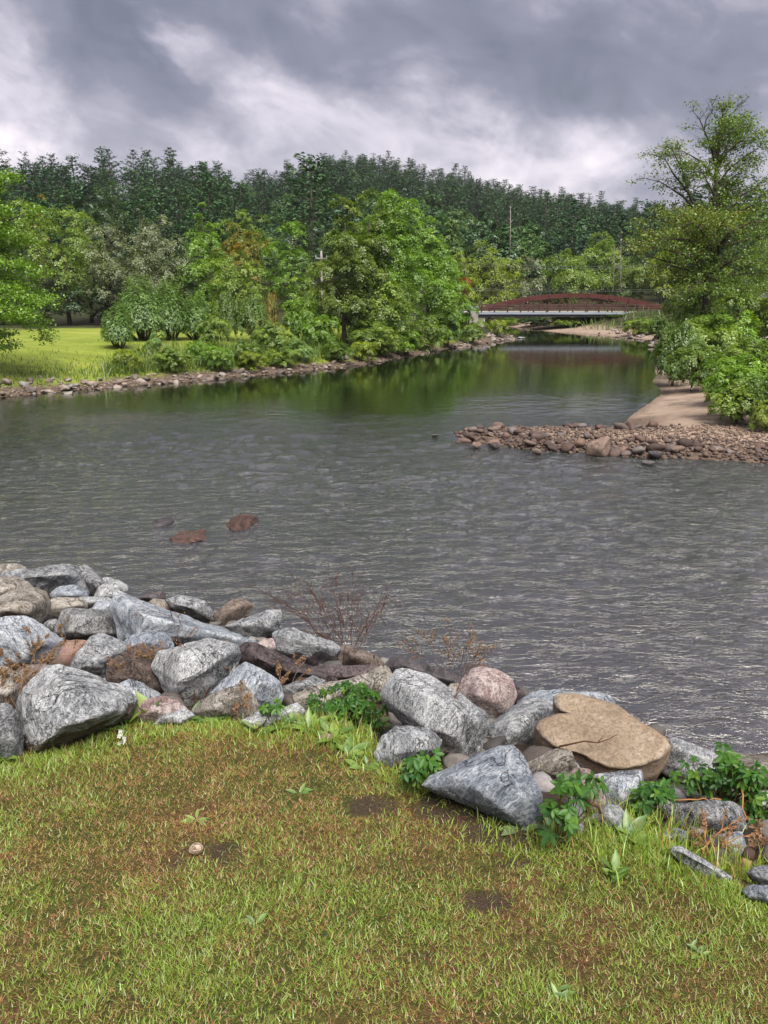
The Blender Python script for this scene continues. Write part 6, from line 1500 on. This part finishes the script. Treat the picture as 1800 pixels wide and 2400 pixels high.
def weed(label, px, py, n, size, seed, meshes, up=.6, spread=.6, group='broad-leaved weeds at the lawn edge'):
    rg = np.random.default_rng(seed); b = ground_near(px, py); root = empty('weed', tuple(b)); tag(root, label, 'weed', group)
    for k in range(n):
        a = k * 6.283 / n + rg.normal(0, .4); d = Vector((math.cos(a) * spread, math.sin(a) * spread * .7 - .15, up + rg.normal(0, .15))).normalized()
        nrm = Vector((-d.x * d.z, -d.y * d.z - .2, 1 - d.z * d.z + .25)); nrm = (nrm - d * nrm.dot(d)).normalized()
        lf = new_obj('leaf', meshes[k % len(meshes)], root, Vector((rg.normal(0, .01), rg.normal(0, .01), 0)))
        lf.rotation_euler = Matrix((d.cross(nrm), d, nrm)).transposed().to_euler(); s_ = size * .78 * rg.uniform(.7, 1.2); lf.scale = (s_, s_, s_)
    return root
for a in [('yellow-green leafy weed mat at the grass edge under the pointed pale boulder', 500, 1694, 12, .11, 31, wl[1:], .5, .9),
          ('bright green weed mat right of the pale stone with yellowing leaves', 650, 1706, 12, .12, 32, wl, .6, .9),
          ('bright narrow-leaved weed at the left foot of the green creeper', 730, 1712, 14, .13, 33, wl, .7, .8),
          ('yellowing weed between the green creeper and the large blocky grey boulder', 880, 1700, 9, .11, 34, wl[1:], .6, .8),
          ('tall broad dark-leaved weed against the foot of the biggest front-left boulder', 300, 1700, 6, .17, 1, wl, 1.0, .5), ('single upright broad green leaf in front of the pinkish-grey low boulder', 352, 1690, 3, .20, 2, wl, 1.6, .35),
          ('low green weed at the right corner of the biggest front-left boulder', 265, 1712, 6, .12, 3, wl, .6, .8), ('pale yellow-green round-leaved weed below the pale flat stone', 385, 1695, 8, .10, 4, wl[1:], .5, .9),
          ('yellow-green broad-leaved weed in front of the boulder with the rusty face', 450, 1690, 10, .12, 5, wl, .7, .8), ('yellow-green leafy weed left of the pale stone with yellowing leaves', 530, 1690, 9, .10, 6, wl[1:], .6, .9),
          ('pale upright leaf pair in front of the pale stone with yellowing leaves', 600, 1710, 4, .13, 7, pwl, 1.0, .5), ('bright weed at the lawn edge left of the green creeper', 680, 1698, 9, .11, 8, wl, .6, .9),
          ('bright leafy weed below the green creeper', 780, 1735, 12, .13, 9, wl, .6, .9), ('bright weed beside the tan stone in the grass', 820, 1770, 10, .11, 10, wl, .6, .9),
          ('pale woolly-leaved weed at the lower corner of the largest front-right boulder', 1215, 1945, 5, .13, 11, pwl, .5, .9), ('pale woolly-leaved weed right of the lower corner of the largest front-right boulder', 1300, 1962, 8, .15, 12, pwl + wl, .9, .7),
          ('bright weed at the grass edge below the wedge of grey stone', 1470, 1965, 10, .12, 13, wl, .8, .8), ('pale sprouting weed standing in the lawn at the right', 1440, 2055, 7, .10, 14, wl, 1.2, .6),
          ('small dark green weed at the left edge of the lawn', 12, 1780, 6, .13, 15, wl, .8, .7), ('small green weed rosette in the lawn centre-left', 460, 1925, 8, .06, 16, wl, .5, .9), ('bright green weed rosette in the lower right lawn', 1640, 2235, 7, .06, 17, wl, .6, .9),
          ('green clover-like weed patch in the lower left lawn', 600, 2165, 9, .045, 18, wl[1:], .6, .9), ('small weed rosette in the lawn below the creeper', 700, 1860, 8, .07, 19, wl, .5, .9), ('fallen pale leaves on the flat stone patch in the lawn', 380, 1785, 6, .07, 20, pwl, .15, 1.0),
          ('green weed rosette in the lower right corner of the lawn', 1320, 2335, 8, .055, 21, wl, .6, .9), ('low bright weed in the grass right of the tan stone', 850, 1800, 8, .09, 22, wl, .6, .9)]:
    weed(*a)
# white-flowered stalk
b = ground_near(283, 1755); fl_ = empty('white_flower', tuple(b)); tag(fl_, 'tall white-flowered stalk in the lawn beside the biggest front-left boulder', 'flower')
tp_ = scr(284, 1718, (283, 1755), .03) - b
v_ = MB(); v_.tube([(0, 0, -.02), tp_ * .5 + Vector((.006, 0, 0)), tp_], [.003, .0025, .002], 5); v_.build('stem', M['creeper_stem'], fl_)
for k in range(7):
    v_ = MB(); c_ = tp_ + Vector((random.gauss(0, .010), random.gauss(0, .010), -.012 * k + .01))
    for q in range(5):
        a = q * 1.2566; d = Vector((math.cos(a), -.4, math.sin(a))) * .008
        v_.add([c_, c_ + d + Vector((d.z, 0, -d.x)) * .5, c_ + d * 1.7, c_ + d - Vector((d.z, 0, -d.x)) * .5], [(0, 1, 2, 3)])
    v_.build('blossom', M['petal'], fl_)
# dead stems
def twiggy(label, base, tips, r0, seed, matk, kids=5, depth=2, spread=.5, seeds=0.0, name='dead_weed', group='dead stems on the boulders', fwd=.05):
    """thin dead stems growing from one foot towards the given photo points"""
    rg = np.random.default_rng(seed); b = scr(base[0], base[1], base, fwd); root = empty(name, tuple(b)); tag(root, label, 'dead plant', group)
    sm = MB(); sd_ = MB()
    def grow(p, e, r_, lev):
        n = 5; ln = (e - p).length; pts = [p]
        for i in range(1, n + 1): pts.append(p.lerp(e, i / n) + Vector(rg.normal(0, .028 * ln, 3)) + Vector((0, 0, .10 * ln * math.sin(3.14 * i / n))))
        sm.tube(pts, [r_ * (1 - .75 * i / n) + .0006 for i in range(n + 1)], 4 if lev < 2 else 3, False)
        if lev < depth:
            for _ in range(kids):
                q = rg.uniform(.25, .98); i = min(n - 1, int(q * n)); s_ = pts[i].lerp(pts[i + 1], q * n - i)
                d = (e - p).normalized() + Vector(rg.normal(0, spread, 3)); d.normalize()
                grow(s_, s_ + d * ln * rg.uniform(.18, .42), r_ * .5, lev + 1)
        if seeds and lev >= 1:
            for _ in range(int(seeds)):
                c_ = p.lerp(e, rg.uniform(.3, 1)) + Vector(rg.normal(0, .006, 3)); d = Vector(rg.normal(0, 1, 3)).normalized() * rg.uniform(.004, .009)
                sd_.add([c_ - d, c_ + d.orthogonal() * .5, c_ + d, c_ - d.orthogonal() * .5], [(0, 1, 2, 3)])
    for tx, ty, dz in tips:
        grow(Vector(rg.normal(0, .03, 3)), scr(tx, ty, base, fwd + dz) - b, r0, 0)
    sm.build('stem', M[matk], root, False)
    if sd_.v: tag(sd_.build('seed_head', M['dry_stem'], root), kind='stuff')
twiggy('large reddish dead twiggy bush at the water edge above the white-topped slab', (815, 1560), [(690, 1375, 0), (720, 1390, .1), (745, 1410, -.1), (770, 1370, .05), (800, 1385, 0), (845, 1420, .1), (900, 1430, 0), (915, 1395, -.1), (700, 1440, .15), (660, 1425, 0), (860, 1460, .1), (790, 1440, .2), (640, 1400, .1), (745, 1480, .2), (830, 1365, 0)], .0030, 1, 'red_stem', 8, 2, .55, name='dead_bush')
twiggy('pale grey dead branches rising out of the reddish dead bush', (840, 1560), [(850, 1400, 0), (915, 1405, .05), (870, 1440, -.05), (790, 1400, 0)], .003, 2, 'grey_stem', 5, 2, .5)
twiggy('dead brown stalks with seed spikes left of the reddish-pink boulder', (1060, 1610), [(1040, 1500, 0), (1110, 1510, .05), (1112, 1480, 0), (1060, 1470, -.05), (1000, 1500, 0), (1150, 1530, .05), (1160, 1500, 0), (960, 1530, 0)], .0028, 3, 'red_stem', 5, 2, .45, 7)
twiggy('tan dry weeds with seed heads over the bluish boulder at the left', (70, 1590), [(40, 1510, 0), (70, 1480, 0), (100, 1500, .03), (120, 1545, .05), (30, 1560, .05), (150, 1520, 0), (190, 1525, .02), (10, 1540, 0)], .0028, 4, 'dry_stem', 5, 2, .4, 9)
twiggy('tan dry weed in front of the mossy boulder at the left edge', (20, 1660), [(40, 1590, 0), (10, 1580, 0), (70, 1570, .03), (100, 1560, 0), (0, 1610, .03)], .0028, 5, 'dry_stem', 4, 2, .4, 8)
twiggy('dry weed rising in front of the two-toned boulder', (150, 1510), [(150, 1455, 0), (165, 1462, 0), (140, 1470, 0)], .0024, 6, 'dry_stem', 4, 2, .4, 9)
twiggy('thin dark dead stalks leaning across the broad pale speckled boulder', (475, 1655), [(430, 1520, 0), (395, 1440, .03), (450, 1560, .05), (500, 1580, 0), (520, 1540, .03)], .003, 7, 'red_stem', 4, 2, .45, 3)
twiggy('tan dry stalks arching over the dark brown angular boulder', (420, 1640), [(300, 1560, .1), (340, 1535, .1), (380, 1530, .08), (270, 1580, .1), (395, 1580, .1), (330, 1610, .1)], .0026, 8, 'dry_stem', 5, 2, .35, 8)
twiggy('brown dead stem in front of the large blocky grey boulder', (1040, 1790), [(1060, 1700, 0), (1080, 1620, .02), (1055, 1740, 0)], .0045, 9, 'red_stem', 3, 2, .4, 2)
twiggy('dry seed stalks on the dark purple-brown boulder', (660, 1640), [(660, 1570, 0), (720, 1530, .05), (690, 1560, 0)], .0026, 10, 'grey_stem', 4, 2, .35, 8)
twiggy('dry orange-brown stems and leaf litter below the dark grey block', (1660, 2010), [(1620, 1950, 0), (1650, 1920, 0), (1700, 1960, .03), (1640, 1980, 0), (1720, 1930, 0), (1760, 1960, 0)], .0035, 11, 'vine_stem', 4, 2, .5, 4)
twiggy('dead stems among the stones at the lower right edge', (1790, 2000), [(1770, 1940, 0), (1790, 1930, 0), (1800, 1970, 0), (1760, 1980, .03)], .003, 12, 'dry_stem', 4, 2, .5, 4)
twiggy('dry weed at the shore beside the grey boulder with the rusty face', (575, 1690), [(560, 1620, .05), (580, 1640, .05), (545, 1650, .05)], .0022, 13, 'dry_stem', 3, 2, .4, 6)
# thin reddish twig lying on the tan boulder
a = [tp(1310, 1750, -.16 + lean(1750)), tp(1370, 1737, -.17 + lean(1737)), tp(1400, 1741, -.15 + lean(1741)), tp(1425, 1733, -.15 + lean(1733)), tp(1446, 1722, -.15 + lean(1722))]
v_ = MB(); v_.tube([p - a[0] for p in a], [.006, .005, .004, .003, .002], 5); v_.tube([a[2] - a[0], tp(1412, 1728, -.15 + lean(1728)) - a[0]], [.003, .0015], 4)
tag(v_.build('twig', M['red_stem'], None, True, a[0]), 'thin reddish forked twig lying across the tan heart-shaped boulder', 'twig')
# broken stick in the grass
g1, g2 = ground_near(1740, 2055), ground_near(1762, 1995)
st = empty('broken_stick', tuple(g1)); tag(st, 'peeled tan broken stick with a dark bark end, upright in the grass at the right', 'stick')
p1 = Vector((0, 0, .02)); p2 = scr(1752, 2012, (1740, 2055), .06) - g1; p3 = scr(1758, 1992, (1740, 2055), .05) - g1
v_ = MB(); v_.tube([p1, p1.lerp(p2, .3), p1.lerp(p2, .7), p2], [.019, .022, .020, .018], 9); v_.build('peeled_wood', M['stick'], st, True)
v_ = MB(); v_.tube([p2, p3], [.024, .021], 9); v_.build('bark_end', M['stick_bark'], st, True)

# ------------------------------------------------------------------ grass
M['grass'] = leaf_mat('grass', G((0.220, 0.079, 0.030), (0.388, 0.183, 0.064), (0.349, 0.220, 0.070), (0.207, 0.220, 0.046), (0.181, 0.268, 0.037), (0.246, 0.378, 0.046), (0.362, 0.476, 0.075)), .25)
def blades(name, X, Y, Z, hgt, wid, lean_, tint, rg, matk='grass', tri=False):
    n = len(X); a = rg.uniform(0, 6.283, n); lx, ly = np.cos(a) * lean_, np.sin(a) * lean_
    px_, py_ = -np.sin(a), np.cos(a); f = rg.uniform(0, 6.283, n); wx, wy = np.cos(f) * wid, np.sin(f) * wid
    b = np.stack([X, Y, Z - .004], 1)
    up = np.sqrt(np.maximum(0.05, 1 - lean_ ** 2))
    m1 = b + np.stack([lx * hgt * .45, ly * hgt * .45, hgt * .62 * up], 1); t_ = b + np.stack([lx * hgt * 1.05, ly * hgt * 1.05, hgt * (up ** 1.6)], 1)
    w_ = np.stack([wx, wy, np.zeros(n)], 1) * .5
    if tri:
        V = np.stack([b - w_ * 1.1, b + w_ * 1.1, t_], 1).reshape(-1, 3)
        me = mesh_np(name, V, np.arange(n * 3).reshape(n, 3), [M[matk]], np.clip(tint, 0, 1)); return tag(new_obj(name, me), kind='stuff')
    V = np.stack([b - w_, b + w_, m1 + w_ * .8, m1 - w_ * .8, t_], 1).reshape(-1, 3); i = np.arange(n)[:, None] * 5
    F = np.concatenate([i + np.array([0, 1, 2, 3]), i + np.array([3, 2, 4, 4])], 1).reshape(-1, 4)
    # triangles for the tips
    me = bpy.data.meshes.new(name); me.vertices.add(len(V)); me.vertices.foreach_set('co', V.astype(np.float32).ravel())
    q = i + np.array([0, 1, 2, 3]); t3 = i + np.array([3, 2, 4]); lp_ = np.concatenate([q, t3], 1)
    me.loops.add(lp_.size); me.loops.foreach_set('vertex_index', lp_.astype(np.int32).ravel())
    me.polygons.add(2 * n); st_ = np.stack([np.arange(n) * 7, np.arange(n) * 7 + 4], 1).astype(np.int32); me.polygons.foreach_set('loop_start', st_.ravel())
    me.update(calc_edges=True)
    at_ = me.attributes.new('tint', 'FLOAT', 'FACE'); at_.data.foreach_set('value', np.repeat(np.clip(tint, 0, 1), 2).astype(np.float32))
    me.materials.append(M[matk]); return tag(new_obj(name, me), kind='stuff')
rg = np.random.default_rng(2024)
n = 640000
Yb = .75 + (rg.random(n) ** .85) * 3.6; Xb = rg.uniform(-1, 1, n) * (.65 + Yb * .57)
ye = np.interp(Xb, EX, EY); k = Yb < ye - .02 + .10 * vnoise(Xb * 6, Yb * 6, 12, 2); Xb, Yb = Xb[k], Yb[k]; ye = ye[k]
dm = dirt_mask(Xb, Yb); patch = vnoise(Xb * 1.3 + 5, Yb * 1.3, 41, 4); fine = vnoise(Xb * 7, Yb * 7, 42, 3)
keep = rg.random(len(Xb)) > np.clip(dm * 1.4, 0, .93); keep &= rg.random(len(Xb)) < np.clip(.25 + fine * 1.1, 0, 1)
Xb, Yb, ye, patch, fine = [a[keep] for a in (Xb, Yb, ye, patch, fine)]
edge = sstep(.42, .05, ye - Yb)
# brown patches lie mostly in the upper middle of the lawn
brown = .52 * np.exp(-(((Xb + .15) / 1.25) ** 2 + ((Yb - 3.0) / .75) ** 2)) + .12 * np.exp(-(((Xb + .8) / .5) ** 2 + ((Yb - 1.2) / .4) ** 2)) + .16 * np.exp(-(((Xb - .9) / .6) ** 2 + ((Yb - 2.3) / .4) ** 2))
g_ = .57 + (patch - .5) * 1.1 + (fine - .5) * .8 - brown * 1.1 + .40 * edge
dead = rg.random(len(Xb)) > np.clip(g_, .14, .9)
tint = np.where(dead, rg.uniform(0.0, .42, len(Xb)), np.clip(.70 + rg.normal(0, .17, len(Xb)) + .1 * edge, .45, 1))
hg = np.where(dead, rg.uniform(.014, .034, len(Xb)), rg.uniform(.015, .037, len(Xb))) * (1 + edge * .5) * (.75 + .5 * fine)
ln_ = np.where(dead, rg.uniform(.75, .985, len(Xb)), rg.uniform(.45, .96, len(Xb)))
blades('grass', Xb, Yb, h_near(Xb, Yb), hg, rg.uniform(.0024, .0046, len(Xb)) * (1 + .15 * Yb / 3), ln_, tint, rg, tri=True)
# taller tufts along the edge of the stones
tx = []; 
for px, py, n_, r_, h_ in [(1480, 1950, 900, .16, .20), (1540, 1960, 500, .10, .26), (1700, 2040, 500, .10, .20), (1600, 2060, 500, .14, .12), (1760, 2070, 300, .06, .2), (240, 1745, 400, .14, .09), (320, 1705, 400, .14, .11), (700, 1705, 700, .16, .12), (760, 1715, 900, .18, .14), (820, 1730, 800, .14, .16), (870, 1700, 400, .10, .14),
                           (870, 1790, 500, .10, .10), (1100, 1915, 400, .2, .07), (90, 1790, 500, .18, .10), (550, 1710, 500, .2, .09), (960, 1830, 300, .12, .07), (1250, 1965, 400, .14, .09), (1390, 1965, 600, .18, .12)]:
    p = ground_near(px, py); tx.append((p.x, p.y, int(n_ * .55), r_ * 1.15, h_))
Xt = np.concatenate([rg.normal(x, r_, n_) for x, y, n_, r_, h_ in tx]); Yt = np.concatenate([rg.normal(y, r_ * .6, n_) for x, y, n_, r_, h_ in tx])
Ht = np.concatenate([rg.uniform(.3, 1.0, n_) ** 1.4 * h_ * .8 for x, y, n_, r_, h_ in tx]); tt_ = rg.normal(.80, .12, len(Xt)); tt_[rg.random(len(Xt)) < .12] = .3
blades('tall_grass', Xt, Yt, h_near(Xt, Yt), Ht, rg.uniform(.003, .006, len(Xt)), rg.uniform(.15, .75, len(Xt)), tt_, rg)
# far bank: rough grass along the left shore, weeds below the thickets, grass by the sand
M['far_grass'] = leaf_mat('far_grass', G((.20, .14, .06), (.17, .16, .05), (.10, .15, .022), (.12, .21, .024), (.18, .28, .03), (.26, .32, .05)), .3)
def far_blades(name, n, px0, px1, py0, py1, cond, h0, h1, tmean, tsd, seed, wid=.03):
    r_ = np.random.default_rng(seed); a = r_.uniform(px0, px1, n); b = r_.uniform(py0, py1, n)
    P = np.array([tuple(at_z(x, y, .7)[:2]) for x, y in zip(a, b)]); d = sdf(P[:, 0], P[:, 1]); k = cond(d, P[:, 0], P[:, 1], r_)
    P = P[k]; d = d[k]; z = h_far(P[:, 0], P[:, 1]); pn = vnoise(P[:, 0] * .5, P[:, 1] * .5, seed, 3)
    h_ = r_.uniform(h0, h1, len(P)) * (.35 + 1.3 * pn); t_ = tmean + (pn - .5) * .5 + r_.normal(0, tsd, len(P))
    blades(name, P[:, 0], P[:, 1], z, h_, r_.uniform(.6, 1.4, len(P)) * wid, r_.uniform(.1, .75, len(P)), t_, r_, 'far_grass')
xc_ = lambda x, y: ~is_right(x, y)
far_blades('bank_grass', 26000, -60, 1130, 800, 925, lambda d, x, y, r: (d > .7) & (d < 3.6 + 5 * r.random(len(d)) ** 2) & xc_(x, y), .12, .34, .52, .14, 5, .03)
0 and far_blades('lawn_grass', 22000, -60, 560, 768, 885, lambda d, x, y, r: (d > 3) & xc_(x, y), .03, .07, .62, .08, 6, .035)
far_blades('bank_weeds', 34000, 240, 1100, 790, 905, lambda d, x, y, r: (d > .9) & (d < 6.5) & xc_(x, y) & (x > -13.5), .4, 1.0, .50, .16, 7, .03)
far_blades('beach_grass', 14000, 1560, 1860, 880, 1015, lambda d, x, y, r: (d > 4.6) & (d < 9) & ~xc_(x, y), .35, 1.0, .72, .10, 8, .03)
far_blades('far_shore_weeds', 9000, 1150, 1640, 745, 800, lambda d, x, y, r: (d > 2.5) & (d < 9) & ~xc_(x, y), .4, 1.0, .5, .12, 9, .06)
